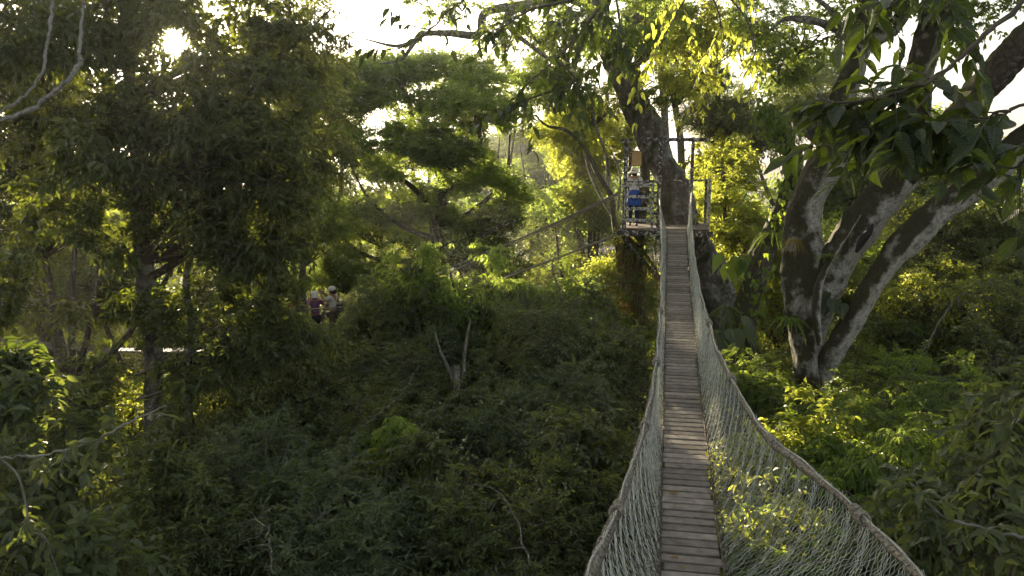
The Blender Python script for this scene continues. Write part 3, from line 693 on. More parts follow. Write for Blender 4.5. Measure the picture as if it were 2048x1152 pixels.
        if hat[1] == 'wide':
            mb = MB(); lathe(mb, c, [(.1015*k, .010*k), (.1045*k, .012*k), (.1015*k, .036*k)], 24, 0, .03, 0, 1, 1.08); mb.obj('hat_band', plainmat('band', (.28, .25, .17)), None, True).parent = root
    if skirt:
        mb = MB(); pr = [(.135, 1.03), (.152, .97), (.172, .90), (.186, .80), (.196, .70), (.203, .60), (.196, .595), (.185, .70)]
        lathe(mb, np.array([0, 0, 0.]), [(a*k, b*k) for a, b in pr], 30, 0, .05, .3, 1.0, .78)
        mb.obj('skirt', plainmat('blue_cotton', skirt, None, .85, 12, .4), None, True).parent = root
    if strap is not None:
        mb = MB(); pth = smooth_path(np.array([(.09, ly-.115, 1.33), (.11, ly-.125, 1.2), (.14, -.125, 1.05), (.165, -.10, .92)])*k, 5); tube(mb, pth, .014*k, 6, 0)
        box(mb, np.array([.215, -.03, .88])*k, (.09*k, .2*k, .2*k), 0, None, None, .02); mb.obj('shoulder_bag', plainmat('bag_fabric', strap), None).parent = root
    if bag is not None:
        mb = MB(); box(mb, np.array([bag[1][0], bag[1][1], bag[1][2]])*k, tuple(x*k for x in bag[2]), 0, None, None, .025)
        mb.obj('pack', plainmat('pack_fabric', bag[0], None, .8, 20, .3), None).parent = root
    return root
vaz = lambda p: -math.atan2(p[0], p[1])      # turned to look straight away from the camera's place
p1 = O(-1.23, .62, 0.005)
person(p1, vaz(p1)+.1, 'person on the platform in straw sun hat, pale blouse and blue wrap', 1.66,
       elbows=((-.225, .06, 1.09), (.225, .05, 1.09)), wrists=((-.13, .22, 1.12), (.14, .22, 1.10)),
       top=((.34, .36, .40), (.68, .68, .66), .85, 22, .1), legs=(.012, .018, .05), skirt=(.025, .075, .32), hat=((.62, .55, .41), 'wide'), strap=(.02, .02, .025))
def on2(px, off=0.0):
    i = int(np.argmin(np.abs((W2[:, 0]/(W2[:, 1]*CP-(W2[:, 2]-H)*SP))-(px-1024)/F))); q = W2[i]+sidev[i]*off; q = q.copy(); q[2] += .016
    return q
c1 = on2(632, .05); c2 = on2(668, -.05); c3 = on2(609, -.1)
M['skin_dark'] = plainmat('skin_brown', (0.22, 0.11, 0.07), (0.27, 0.14, 0.09), 0.55, 20, 0.05)
person(c1, vaz(c1)+.25, 'person on the far bridge in purple shirt and crumpled white bucket hat', 1.50,
       elbows=((-.25, .08, 1.12), (.30, .05, 1.18)), wrists=((-.10, .24, 1.22), (.20, .22, 1.30)), top=((.13, .05, .15), (.19, .08, .21), .85, 10, .1), legs=(.012, .015, .03), hat=((.55, .50, .46), 'bucket'), skin=M['skin_dark'])
person(c2, vaz(c2)+1.15, 'person on the far bridge in white cap, white shirt and olive trousers', 1.62,
       elbows=((-.24, .16, 1.24), (.22, .14, 1.22)), wrists=((-.10, .30, 1.42), (.07, .30, 1.40)), top=(.42, .40, .36), legs=(.07, .065, .04), hat=((.50, .46, .42), 'cap'), skin=M['skin_dark'], bag=((.03, .03, .035), (.10, -.17, 1.0), (.26, .14, .24)))
person(c3, vaz(c3)-1.2, 'bareheaded dark-haired person in dark shirt at left of the trio', 1.58,
       elbows=((-.24, .10, 1.16), (.25, .14, 1.22)), wrists=((-.10, .26, 1.30), (.10, .28, 1.42)), top=(.05, .04, .04), legs=(.03, .03, .035), skin=M['skin_dark'], bag=((.30, .11, .02), (0, -.19, 1.15), (.26, .13, .34)))
# ------------------------------------------------------------------ crowns
Q = 1.0
def proto(name, seed, **kw):
    mb = MB(); g = np.random.default_rng(seed)
    crown_into(mb, g, **kw)
    return mb.mesh(name, [M['leaf_green'], M['twig']])
PROT = {}
for i in range(2):
    PROT['broad%d' % i] = proto('crown', 11+i, R=(2, 2, 1.6), nc=85, cr=.66, tw=16, nl=11, L=.14, W=.056, droop=.28, hang=.35, tm='mid', limb_r=.028)
    PROT['fine%d' % i] = proto('crown', 21+i, R=(2, 2, 1.5), nc=120, cr=.55, tw=18, nl=15, L=.095, W=.034, droop=.2, hang=.2, tm='far', limb_r=.022, twig_r=.004)
    PROT['far%d' % i] = proto('crown', 31+i, R=(2, 2, 1.5), nc=75, cr=.62, tw=14, nl=12, L=.17, W=.08, droop=.25, hang=.25, tm='far', limb_r=.028, twig_r=.005)
    PROT['droop%d' % i] = proto('crown', 51+i, R=(1.7, 1.7, 1.2), nc=60, cr=.5, tw=15, nl=15, L=.15, W=.038, droop=.55, hang=1.1, tm='mid', limb_r=.025, lrand=.25)
PROT['layer0'] = proto('crown', 41, R=(2.2, 2.2, .8), nc=90, cr=.62, tw=20, nl=20, L=.10, W=.042, droop=.1, hang=.05, tm='far', flat=.22, out=.5, limb_r=.03, nrand=.3)
PROT['layer1'] = proto('crown', 42, R=(2.0, 2.0, .7), nc=75, cr=.62, tw=20, nl=20, L=.10, W=.042, droop=.12, hang=.05, tm='far', flat=.22, out=.5, limb_r=.03, nrand=.3)
PROT['fern0'] = proto('crown', 61, R=(1.6, 1.6, .9), nc=55, cr=.75, tw=12, nl=30, L=.085, W=.022, droop=.35, hang=.15, tm='far', mode='pin', flat=.5, out=.7, limb_r=.018, twig_r=.004)
PROT['fern1'] = proto('crown', 62, R=(1.5, 1.5, .8), nc=50, cr=.8, tw=12, nl=30, L=.085, W=.022, droop=.4, hang=.15, tm='far', mode='pin', flat=.5, out=.7, limb_r=.018, twig_r=.004)
PROT['big0'] = proto('crown', 71, R=(1.4, 1.4, 1.2), nc=34, cr=.62, tw=9, nl=9, L=.19, W=.080, droop=.2, hang=.3, tm='near', limb_r=.022, twig_r=.007)
PROT['sparse0'] = proto('crown', 81, R=(2, 2, 1.5), nc=42, cr=.6, tw=10, nl=11, L=.11, W=.055, droop=.3, hang=.4, tm='mid', limb_r=.022, shell=.35)
PROT['sparse1'] = proto('crown', 82, R=(2.2, 2.0, 1.3), nc=36, cr=.6, tw=10, nl=11, L=.10, W=.050, droop=.3, hang=.4, tm='mid', limb_r=.022, shell=.35)
RAD = dict(broad=2.2, fine=2.15, far=2.2, droop=1.9, layer=2.4, fern=1.9, big=1.7, sparse=2.3)
SQ = dict(broad=1.8, fine=1.7, far=1.7, droop=1.5, layer=.75, fern=1.15, big=1.5, sparse=1.7)
_cnt = [0]
def put_crown(t, kind, c, rpx, rpy, d, leaf, rzs=None, twig='twig', base=None):
    "a crown of the given apparent half-width and half-height"
    k = kind[:-1] if kind[-1].isdigit() else kind
    if not kind[-1].isdigit():
        _cnt[0] += 1; kind += str(_cnt[0] % 2) if kind+'1' in PROT else '0'
    o = bpy.data.objects.new('crown', PROT[kind]); COL.objects.link(o); o.parent = t
    sx = rpx*d/F/RAD[k]; sz = rpy*d/F/SQ[k]
    g = random.Random(int(c[0]*97+c[2]*31+rpx)); a = g.uniform(0, 6.28) if rzs is None else rzs
    o.matrix_local = Matrix.Translation(Vector(c)-t.location) @ Matrix.Rotation(a, 4, 'Z') @ Matrix.Diagonal((sx, sx, sz, 1))
    for i, mm in ((0, M[leaf]), (1, M[twig])):
        o.material_slots[i].link = 'OBJECT'; o.material_slots[i].material = mm
    return o
def trunk_obj(t, path, rad, mat, name='trunk', sides=12, lump=.12, seed=1, flute=0.0, n=7, rough=0.0):
    pr = smooth_path(np.column_stack([np.asarray(path, float), np.broadcast_to(rad, (len(path),))]), n)
    mb = MB(); tube(mb, pr[:, :3]-np.array(t.location), np.maximum(pr[:, 3], .004), sides, 0, lump=lump, seed=seed, flute=flute, rough=rough)
    o = mb.obj(name, M[mat], None, True); o.parent = t; return o
# leaves cut away at the sun and along lanes shaped to light chosen spots
SUNP = P(347, 75, 1.0)-np.array([0, 0, H])
CORR = []
# openings in the foliage between the walkway one stands on and these places
GAPS = [(645, 600, 56, 42, 22.4), (645, 630, 36, 30, 22.2), (275, 820, 46, 55, 18.2), (430, 800, 30, 36, 16), (230, 430, 40, 24, 18), (110, 500, 50, 26, 17.5), (612, 600, 16, 26, 22.2), (668, 630, 16, 26, 21.8), (628, 640, 16, 16, 21.8), (110, 690, 34, 10, 21.5), (182, 668, 14, 38, 21.5), (250, 696, 52, 9, 21.5), (345, 698, 40, 8, 21.5), (390, 698, 34, 8, 21.5), (250, 655, 40, 18, 21), (294, 560, 13, 70, 14.6), (304, 690, 12, 50, 14.6), (306, 780, 10, 30, 14.6), (375, 640, 8, 40, 14),
        (1030, 548, 46, 14, 23.8), (1100, 518, 50, 14, 23.4), (1180, 490, 50, 14, 23), (1210, 472, 40, 12, 22.8), (960, 500, 30, 12, 23.4), (1040, 455, 60, 12, 23.4), (1120, 420, 60, 12, 23), (1200, 388, 40, 12, 22.8), (1080, 480, 50, 20, 23), (1300, 380, 75, 110, 22.3), (1390, 390, 40, 90, 22.3),
        (885, 410, 20, 44, 27), (1190, 330, 45, 110, 23.5)]
def lane(px, py, d, r): CORR.append((P(px, py, d), r))
def keep_lanes(p):
    k = np.ones(len(p), bool)
    v = p-np.array([0, 0, H]); t = v@SUN; r = np.linalg.norm(v-t[:, None]*SUN, axis=1)
    k &= ~((t > 0) & (r < (0.0150*t+.03)*(.85+2.6*np.modf(np.abs(p[:, 0]*53.1+p[:, 2]*77.7))[0]**5)))
    jit = 1.2-.9*np.modf(np.abs(p[:, 0]*37.7+p[:, 2]*91.3))[0]
    w = p-np.array([0, 0, H]); dz = w@np.array([0, CP, -SP]); dz = np.maximum(dz, .1)
    qx = 1024+w[:, 0]/dz*F; qy = 576-(w[:, 1]*SP+w[:, 2]*CP)/dz*F
    for x, y, rx, ry, dd in GAPS: k &= ~((((qx-x)/rx)**2+((qy-y)/ry)**2 < jit) & (dz < dd))
    for o, rad in CORR:
        v = p-o; t = v@SUN; r = np.linalg.norm(v-t[:, None]*SUN, axis=1); k &= ~((t > rad*1.1+.4) & (r < rad))
    return k
for q in [(1600, 850, 11.5, .55), (1550, 1040, 8.5, .5), (1480, 950, 10, .3), (910, 520, 18, .7), (275, 830, 19, .8), (270, 720, 21.5, .5), (1500, 735, 15, .4), (50, 770, 9, .5), (450, 800, 17, .35), (1190, 600, 26, 1.0), (260, 697, 22.4, .5),
          (1740, 790, 13, .5), (90, 330, 28, 2.2), (40, 480, 26, 1.3), (200, 470, 30, 1.5), (420, 420, 31, 1.6), (1110, 400, 42, 3.0), (1040, 440, 36, 1.6), (1170, 500, 30, 1.4), (1100, 335, 48, 2.4), (1120, 350, 58, 2.5), (1190, 290, 33, 2.2), (1140, 450, 34, 1.7), (1470, 430, 29, 2.0), (1500, 300, 30, 1.5), (760, 440, 38, 1.3), (960, 420, 38, 1.3), (1280, 400, 23.5, 1.2),
          (1700, 600, 26, 1.0), (1850, 590, 19, .6), (1640, 480, 15, .5), (1820, 200, 14.6, .5), (830, 290, 28.5, 1.4), (760, 150, 31, 1.6), (960, 180, 31, 1.6), (900, 320, 28, 1.2), (700, 290, 29, 1.2), (1010, 230, 30, 1.2), (960, 370, 29, 1.2), (900, 560, 18, .6), (1010, 570, 19, .5)]: lane(*q)
KIND = dict(fine=dict(cr=.50, tw=16, nl=13, L=.105, W=.038, droop=.2, hang=.25, tm='far', limb_r=.018, twig_r=.004, k=.62),
 broad=dict(cr=.58, tw=15, nl=10, L=.13, W=.054, droop=.28, hang=.4, tm='mid', limb_r=.022, k=.62),
 far=dict(cr=.62, tw=14, nl=11, L=.165, W=.08, droop=.25, hang=.25, tm='far', limb_r=.028, twig_r=.005, k=.62),
 droop=dict(cr=.42, tw=14, nl=12, L=.12, W=.034, droop=.55, hang=1.1, tm='mid', limb_r=.018, lrand=.25, k=.62),
 layer=dict(cr=.60, tw=15, nl=12, L=.14, W=.066, droop=.12, hang=.12, tm='far', flat=.5, limb_r=.02, nrand=.6, k=1.5),
 fern=dict(cr=.62, tw=10, nl=28, L=.062, W=.019, droop=.38, hang=.15, tm='far', mode='pin', flat=.5, out=.7, limb_r=.012, twig_r=.003, k=.8),
 big=dict(cr=.40, tw=8, nl=7, L=.155, W=.072, droop=.2, hang=.35, tm='near', limb_r=.010, twig_r=.004, k=.55),
 sparse=dict(cr=.52, tw=11, nl=10, L=.115, W=.056, droop=.3, hang=.45, tm='mid', limb_r=.018, shell=.35, k=.36))
_nu = [0]
def auto_crown(t, kind, c, rpx, rpy, d, leaf, twig='twig'):
    kw = dict(KIND[kind]); sx = rpx*d/F; sz = rpy*d/F; k = kw.pop('k')
    near = any((np.linalg.norm(np.cross(c-o, SUN)) < max(sx, sz)+rd and (c-o)@SUN > 0) for o, rd in CORR)
    if d > 55 or (d > 27 and not near and kind != 'layer'): return put_crown(t, kind, c, rpx, rpy, d, leaf, twig=twig)
    if d > 17 and kw['tm'] == 'mid': kw['tm'] = 'far'
    kw['cr'] = min(kw['cr'], .6*max(sx, sz)); nc = int(k*4*PI*sx*max(sz, .35*sx)/kw['cr']**2)
    nc = max(10, min(nc, 150)); _nu[0] += 1; g = np.random.default_rng(5000+_nu[0])
    mb = MB(); crown_into(mb, g, R=(sx, sx*g.uniform(.8, 1.05), sz), nc=nc, C0=c, keep=keep_lanes, **kw)
    if mb.n < 400: return None
    mb.v = [v-np.array(t.location, np.float32) for v in mb.v]
    o = mb.obj('crown', [M[leaf], M[twig]]); o.parent = t; return o
def tree(label, crowns, base, mat='bark_dark', r0=.16, cat='tree', name='tree', lean=None, group=None, twig='twig', pathpts=None):
    "crowns: (kind, px, py, depth, half-width px, half-height px, leaf material); base: (px, depth) of the foot"
    cs = [P(c[1], c[2], c[3]) for c in crowns]
    if base is None: fx = cs[0].copy(); fx[2] = 0; fx[:2] += np.array([.3, .2])
    else: fx = P(base[0], 700, base[1]); fx[2] = 0
    t = thing(name, label, cat, (fx[0], fx[1], 0), group)
    g = np.random.default_rng(int(abs(fx[0])*100+fx[1]*10))
    top = np.mean(cs, 0) if len(cs) > 1 else cs[0]
    fork = fx*.35+top*.65 if len(cs) > 1 else None
    if len(cs) == 1:
        m1 = fx*.6+top*.4+g.normal(size=3)*[.25, .25, 0]; m2 = fx*.25+top*.75+g.normal(size=3)*[.2, .2, 0]
        trunk_obj(t, [fx, m1, m2, top+np.array([0, 0, .1])], [r0*1.3, r0, r0*.75, r0*.3], mat, seed=len(label))
    else:
        fork[2] = min(c[2] for c in cs)*.72
        m1 = fx*.5+fork*.5+g.normal(size=3)*[.25, .25, 0]
        trunk_obj(t, [fx, m1, fork], [r0*1.35, r0*1.05, r0*.95], mat, seed=len(label))
        for i, c in enumerate(cs):
            mid = fork*.5+c*.5; mid[:2] += (c-fork)[:2]*.18; mid += g.normal(size=3)*.15
            trunk_obj(t, [fork, mid, c], [r0*.8, r0*.5, r0*.2], mat, 'limb', 9, .1, i)
    for c, p in zip(crowns, cs):
        k = 1.22 if c[0] != 'big' else 1.1
        auto_crown(t, c[0], p, c[4]*k, c[5]*k, c[3], c[6], twig='twig_pale' if c[6] == 'leaf_grey' else twig)
        if c[2] > 480 and c[0] != 'big' and c[3] < 26:
            kd = c[0] if c[0] in ('broad', 'fine', 'sparse') else 'broad'
            q = p+np.array([g.uniform(-.5, .5), .35, -c[5]*c[3]/F*1.25]); auto_crown(t, kd, q, c[4]*1.3, c[5]*1.25, c[3], 'leaf_shade' if c[6] in ('leaf_shade', 'leaf_grey') else 'leaf_green', twig=twig)
    return t
def limb(pts):
    "rows of (px, py, depth, width px) -> points and radii"
    return [P(a[0], a[1], a[2]) for a in pts], [a[3]*a[2]/F/2 for a in pts]
def unique_crown(t, seed, c, rpx, rpy, d, leaf, twig='twig', ry=None, name='crown', **kw):
    mb = MB(); g = np.random.default_rng(seed); cc = P(*c); sx = rpx*d/F; sz = rpy*d/F
    crown_into(mb, g, R=(sx, ry or sx, sz), C0=cc, keep=keep_lanes, **kw)
    mb.v = [v-np.array(t.location, np.float32) for v in mb.v]
    o = mb.obj(name, [M[leaf], M[twig]]); o.parent = t; return o
SH = dict(cr=.62, tw=15, nl=9, L=.175, W=.066, droop=.22, hang=.5, tm='mid', limb_r=.02, lrand=.4)

# ---- big leafy mass on the left, against the sun
fx = P(300, 800, 15); fx[2] = 0
t = thing('tree', 'big dark drooping-leaved tree filling the upper left, with the sun glaring through it', 'tree', tuple(fx))
pp, rr = limb([(318, 1150, 15, 44), (310, 830, 15, 40), (305, 700, 15, 36), (292, 560, 15, 32), (278, 400, 15, 30), (270, 250, 15, 26), (255, 120, 15, 22), (250, -60, 15, 16)])
trunk_obj(t, [np.array([pp[0][0], pp[0][1], 0])]+pp, [.34]+rr, 'bark_mottled', seed=5, sides=24, n=14, rough=.2)
for i, (x, y, d, rx, ry, nc, ryw) in enumerate([(330, 20, 14, 330, 150, 84, 1.3), (130, 230, 13.5, 250, 170, 44, 1.2), (440, 240, 14, 205, 170, 66, 1.2), (500, 470, 14, 130, 170, 52, 1.0), (320, 400, 14.5, 210, 170, 46, 1.1), (560, 130, 15, 120, 170, 38, 1.2), (100, 470, 13.5, 200, 130, 26, 1.1), (430, 640, 14, 150, 90, 26, 1.1), (40, 80, 13, 170, 150, 34, 1.2), (30, 580, 13, 140, 80, 14, 1), (520, 330, 13.4, 120, 120, 32, .9), (250, 300, 13, 170, 130, 24, .9), (590, 640, 15, 60, 110, 16, .8), (510, 690, 14.5, 110, 60, 22, .9), (200, 640, 14, 120, 40, 8, .8), (400, 740, 14, 110, 50, 12, .8)]):
    sh = dict(SH); sh.update([dict(), dict(L=.13, W=.06, tw=17, nl=10, hang=.3), dict(L=.20, W=.072, nl=7, hang=.7)][i % 3])
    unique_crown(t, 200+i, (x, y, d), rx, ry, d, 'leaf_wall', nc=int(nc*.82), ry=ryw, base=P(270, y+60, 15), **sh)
for i, pts in enumerate([[(290, 480, 15, 24), (380, 380, 14.6, 18), (450, 270, 14, 12), (520, 150, 14, 6)], [(288, 420, 15, 22), (200, 330, 14.3, 16), (120, 230, 13.8, 10), (60, 100, 13.6, 5)], [(270, 300, 15, 20), (400, 190, 14.8, 14), (560, 110, 15, 8), (660, 20, 15, 4)], [(292, 560, 15, 20), (400, 500, 14.5, 13), (520, 470, 14, 8), (590, 500, 14, 4)], [(270, 250, 15, 18), (180, 120, 14.4, 13), (90, -20, 14, 8)]]):
    pp, rr = limb(pts); trunk_obj(t, pp, rr, 'bark_dark', 'limb', 8, .1, i)
# slender second trunk
fx = P(372, 700, 14.4); fx[2] = 0
t = thing('tree', 'slender pale-barked tree just right of the big left trunk, crossing the far bridge', 'tree', tuple(fx))
pp, rr = limb([(382, 900, 14.4, 18), (376, 720, 14.4, 17), (384, 640, 14.4, 15), (372, 560, 14.4, 12), (400, 440, 14.4, 9)])
trunk_obj(t, [np.array([pp[0][0], pp[0][1], 0])]+pp, [.12]+rr, 'bark_thin', seed=9)
auto_crown(t, 'sparse', P(410, 420, 14.4), 110, 90, 14.4, 'leaf_shade')
# white lianas, upper left
for i, (pts, lab) in enumerate([([(160, -900, 10, 7), (135, -350, 8, 7), (118, -80, 7, 7), (105, 10, 7, 8), (96, 80, 7, 9), (84, 145, 7, 9), (50, 190, 7, 10), (-5, 226, 7, 9), (-80, 250, 7, 9), (-300, 200, 7.4, 9), (-500, -100, 8, 9)], 'thin pale liana curving down at the top left corner, the left-hand and upper one'),
                                ([(260, -900, 10, 7), (190, -350, 8.4, 7), (172, -80, 7.4, 7), (165, 20, 7.4, 8), (158, 100, 7.4, 9), (160, 122, 7.4, 13), (140, 155, 7.4, 14), (100, 190, 7.4, 14), (50, 225, 7.4, 14), (-5, 240, 7.4, 12), (-90, 262, 7.4, 12), (-330, 230, 7.8, 11), (-560, -100, 8.4, 11)], 'thicker pale blotched liana curving to the left edge beneath its thinner neighbour')]):
    pp, rr = limb(pts); mb = MB(); rr = [q*.72 for q in rr]; pr = smooth_path(np.column_stack([pp, rr]), 8)
    jg = np.random.default_rng(i); pr[:, :3] += jg.normal(size=(len(pr), 3))*.006; pr[:, 3] *= 1+.16*jg.normal(size=len(pr)).clip(-1, 1.5)
    tube(mb, pr[:, :3], pr[:, 3], 9, 0, lump=.13, seed=i); o = mb.obj('liana', M['bark_lichen'], None, True); tag(o, lab, 'liana')

# ---- the tree carrying the platform
pf = O(.12, 1.95, 0)
t = thing('tree', 'great mottled trunk leaning left behind the platform and carrying its crown over the bridge', 'tree', (pf[0]+1.0, pf[1], 0))
D = 24.6
pp, rr = limb([(1490, 800, D+.4, 110), (1462, 680, D+.3, 95), (1420, 560, D, 90), (1382, 490, D, 84), (1358, 445, D, 82), (1350, 380, D, 74), (1322, 320, D, 62), (1296, 265, D, 62), (1270, 205, D, 62), (1232, 130, D, 56), (1205, 60, D-.3, 50), (1180, -20, D-.6, 44), (1150, -120, D-1, 34)])
trunk_obj(t, [np.array([pp[0][0]+.5, pp[0][1], 0])]+pp, [1.0]+[q*.86 for q in rr], 'bark_mottled', seed=3, sides=36, flute=.05, n=18, rough=.2)
for i, pts in enumerate([[(1185, 10, 24.2, 34), (1130, -10, 23.5, 26), (1050, 10, 23, 20), (972, 25, 22.6, 17), (958, 68, 22.4, 17), (900, 66, 22.2, 12), (850, 68, 22, 11), (828, 84, 22, 12), (790, 92, 21.8, 7), (730, 78, 21.6, 3)],
                         [(1052, 10, 23, 16), (1015, 30, 22.6, 14), (1025, 60, 22.2, 12), (1060, 90, 22, 9), (1110, 125, 21.8, 7), (1150, 135, 21.5, 4)],
                         [(1220, 90, 24.4, 26), (1290, 20, 23.8, 18), (1340, -40, 23.5, 12)], [(1240, 150, 24.5, 20), (1330, 90, 24, 13), (1420, 40, 24, 8), (1500, 10, 24, 5)],
                         [(830, 84, 22, 8), (800, 120, 21.8, 6), (760, 128, 21.6, 3)]]):
    pp, rr = limb(pts); trunk_obj(t, pp, rr, 'bark_thin', 'limb', 9, .16, i)
for i, (x, y, d, rx, ry, nc) in enumerate([(1290, 60, 23, 120, 80, 34), (1130, 60, 22.5, 110, 80, 34), (1420, 70, 23.5, 140, 90, 44), (1530, 40, 24, 110, 70, 26), (1350, 170, 23.6, 90, 60, 18), (900, 20, 22, 130, 34, 10), (1010, 60, 22, 70, 60, 12)]):
    unique_crown(t, 300+i, (x, y, d), rx, ry, d, 'leaf_yellow' if i in (2, 4) else 'leaf_bright' if i in (0, 3) else 'leaf_green', nc=int(nc*1.15), ry=1.3, cr=.55, tw=14, nl=12, L=.11, W=.056, droop=.35, hang=.5, tm='mid', limb_r=.015)
for q in ((1215, 70, 23.6, 60, 50, 5), (1310, 190, 23.8, 40, 50, 4), (1170, 150, 23, 60, 40, 6)):
    unique_crown(t, int(q[0]), q[:3], q[3], q[4], q[2], 'leaf_green', nc=q[5], ry=.6, cr=.5, tw=12, nl=11, L=.12, W=.06, droop=.4, hang=.6, tm='mid', limb_r=.01)
for x, y, rx, ry in ((1130, -210, 260, 110), (1340, -130, 200, 70)): put_crown(t, 'broad', P(x, y, 23.6), rx, ry, 23.6, 'leaf_green')
# ---- second trunk hung with roots and vines under the platform
fx = P(1268, 700, 23.9); fx[2] = 0
t = thing('tree', 'root-draped trunk standing directly below the left half of the platform', 'tree', tuple(fx))
pp, rr = limb([(1285, 900, 23.9, 40), (1276, 740, 23.9, 38), (1270, 600, 23.9, 40), (1264, 500, 23.9, 44), (1280, 440, 24.9, 24), (1290, 330, 25.6, 20), (1282, 200, 26, 16), (1270, 90, 26, 8)])
trunk_obj(t, [np.array([pp[0][0], pp[0][1], 0])]+pp, [.5]+rr, 'bark_dark', seed=23)
mb = MB(); g = np.random.default_rng(5); a = []; b = []
for k in range(260):
    x = g.normal(1262, 24); y0 = g.uniform(470, 560); y1 = y0+g.uniform(60, 210); d0 = g.uniform(23.2, 23.9); q = P(x, y0, d0)
    for j in range(5):
        q2 = P(x+g.normal()*3+j*.5, y0+(y1-y0)*(j+1)/5, d0); a.append(q); b.append(q2); q = q2
sticks(mb, a, b, .007, .005); mb.v = [v-np.array(t.location, np.float32) for v in mb.v]
mb.obj('hanging_roots', M['leaf_straw']).parent = t
auto_crown(t, 'sparse', P(1265, 640, 23.4), 60, 120, 23.4, 'leaf_green'); auto_crown(t, 'sparse', P(1262, 520, 23.6), 46, 70, 23.6, 'leaf_yellow')
# ---- curving slim tree to the left of the platform
D = 24.6; fx = P(1236, 700, D); fx[2] = 0
t = thing('tree', 'slim crooked tree with bare forked boughs just left of the platform post', 'tree', tuple(fx))
pp, rr = limb([(1240, 640, D, 20), (1238, 520, D, 17), (1228, 440, D, 16), (1222, 392, D, 15), (1196, 350, D, 13), (1172, 300, D, 11), (1135, 262, D, 10), (1095, 252, D, 7), (1070, 230, D, 5)])
rr = [q*.7 for q in rr]; trunk_obj(t, [np.array([pp[0][0], pp[0][1], 0])]+pp, [.22]+rr, 'bark_dark', seed=33)
for i, pts in enumerate([[(1215, 378, D, 11), (1214, 320, D, 10), (1198, 270, D, 8), (1184, 215, D, 6), (1192, 160, D, 4)], [(1230, 440, D, 9), (1200, 390, D+.3, 8), (1175, 330, D+.4, 7), (1158, 240, D+.5, 5), (1150, 180, D+.6, 3)], [(1236, 420, D, 7), (1240, 350, D, 6), (1222, 300, D, 4)]]):
    pp, rr = limb(pts); rr = [q*.7 for q in rr]; trunk_obj(t, pp, rr, 'bark_thin', 'limb', 8, .1, i)
for x, y, rx, ry, lf in ((1190, 200, 100, 70, 'leaf_yellow'), (1110, 190, 80, 50, 'leaf_green'), (1160, 130, 90, 40, 'leaf_green'), (1210, 290, 45, 50, 'leaf_yellow')):
    auto_crown(t, 'sparse', P(x, y, D+.5), rx, ry, D, lf)

# ---- big multi-stemmed pale tree on the right
D = 15.0; fx = P(1630, 900, D); fx[2] = 0
t = thing('tree', 'massive pale-barked tree on the right forking into several thick mossy stems', 'tree', tuple(fx))
pp, rr = limb([(1642, 1000, D, 76), (1632, 850, D, 70), (1622, 770, D, 66), (1614, 690, D, 78), (1612, 610, D, 92), (1606, 530, D, 84), (1602, 450, D, 76), (1622, 385, D-.1, 76), (1655, 320, D-.2, 66), (1676, 250, D-.3, 58), (1692, 180, D-.4, 52), (1712, 110, D-.4, 50), (1728, 50, D-.4, 46), (1745, -60, D-.4, 40)])
trunk_obj(t, [np.array([pp[0][0], pp[0][1]+.2, 0])]+pp, [.7]+[q*.88 for q in rr], 'bark_pale', seed=4, sides=44, lump=.11, flute=.07, n=24, rough=.22)
for i, (pts, mt) in enumerate([
        ([(1622, 640, D-.1, 60), (1650, 560, D-.2, 74), (1690, 490, D-.3, 78), (1738, 425, D-.4, 84), (1790, 365, D-.4, 84), (1818, 300, D-.4, 74), (1830, 220, D-.4, 66), (1840, 140, D-.5, 58), (1862, 60, D-.6, 56), (1888, -20, D-.7, 52), (1915, -120, D-.8, 44)], 'bark_pale'),
        ([(1632, 800, D, 36), (1650, 735, D-.2, 46), (1692, 660, D-.5, 50), (1742, 575, D-.8, 54), (1790, 508, D-1, 58), (1845, 450, D-1.2, 62), (1910, 395, D-1.4, 62), (1975, 345, D-1.6, 60), (2060, 270, D-1.8, 58), (2180, 170, D-2, 52)], 'bark_pale'),
        ([(1800, 360, D-.5, 60), (1860, 300, D-1, 64), (1915, 235, D-1.6, 66), (1975, 165, D-2.2, 70), (2050, 85, D-2.8, 74), (2160, -30, D-3.4, 70)], 'bark_dark'),
        ([(1700, 140, D-.4, 22), (1690, 70, D-.4, 24), (1650, 48, D-.4, 18), (1612, 40, D-.4, 14), (1570, 38, D-.4, 9), (1540, 62, D-.4, 5)], 'bark_thin'),
        ([(1712, 90, D-.4, 44), (1760, 72, D-.5, 40), (1800, 40, D-.6, 34), (1830, -30, D-.7, 28)], 'bark_pale'),
        ([(1690, 70, D-.4, 14), (1660, 20, D-.4, 11), (1620, -10, D-.4, 8)], 'bark_thin')]):
    pp, rr = limb(pts); rr = [q*.85 for q in rr]; trunk_obj(t, pp, rr, mt, 'stem' if i < 3 else 'limb', 40 if i < 3 else 20, .11, 40+i, flute=.06 if i < 3 else 0, n=24 if i < 3 else 12, rough=.22)
mb = MB(); pp, rr = limb([(1640, 690, D-.62, 12), (1632, 620, D-.66, 16), (1650, 540, D-.74, 12), (1720, 430, D-.94, 4)])
pr = smooth_path(np.column_stack([pp, rr]), 6); tube(mb, pr[:, :3]-np.array(t.location), pr[:, 3], 8, 0, lump=.2); mb.obj('root', M['bark_pale'], None, True).parent = t
pp, rr = limb([(1712, 505, D-.95, 5), (1722, 485, D-.97, 14), (1738, 462, D-.97, 15), (1746, 448, D-.95, 4)]); M['hollow'] = plainmat('hollow_shade', (.008, .007, .006), (.02, .018, .015))  # solid near-black piece; the hole's shade is put into its colour
trunk_obj(t, pp, rr, 'hollow', 'knot_hole', 9, .2, 3)
for x, y, d, rx, ry in ((1600, 60, 15, 130, 60), (1740, 10, 15, 150, 70), (1900, 30, 14, 120, 70), (1560, 130, 15, 80, 50)):
    auto_crown(t, 'sparse', P(x, y, d), rx, ry, d, 'leaf_green')
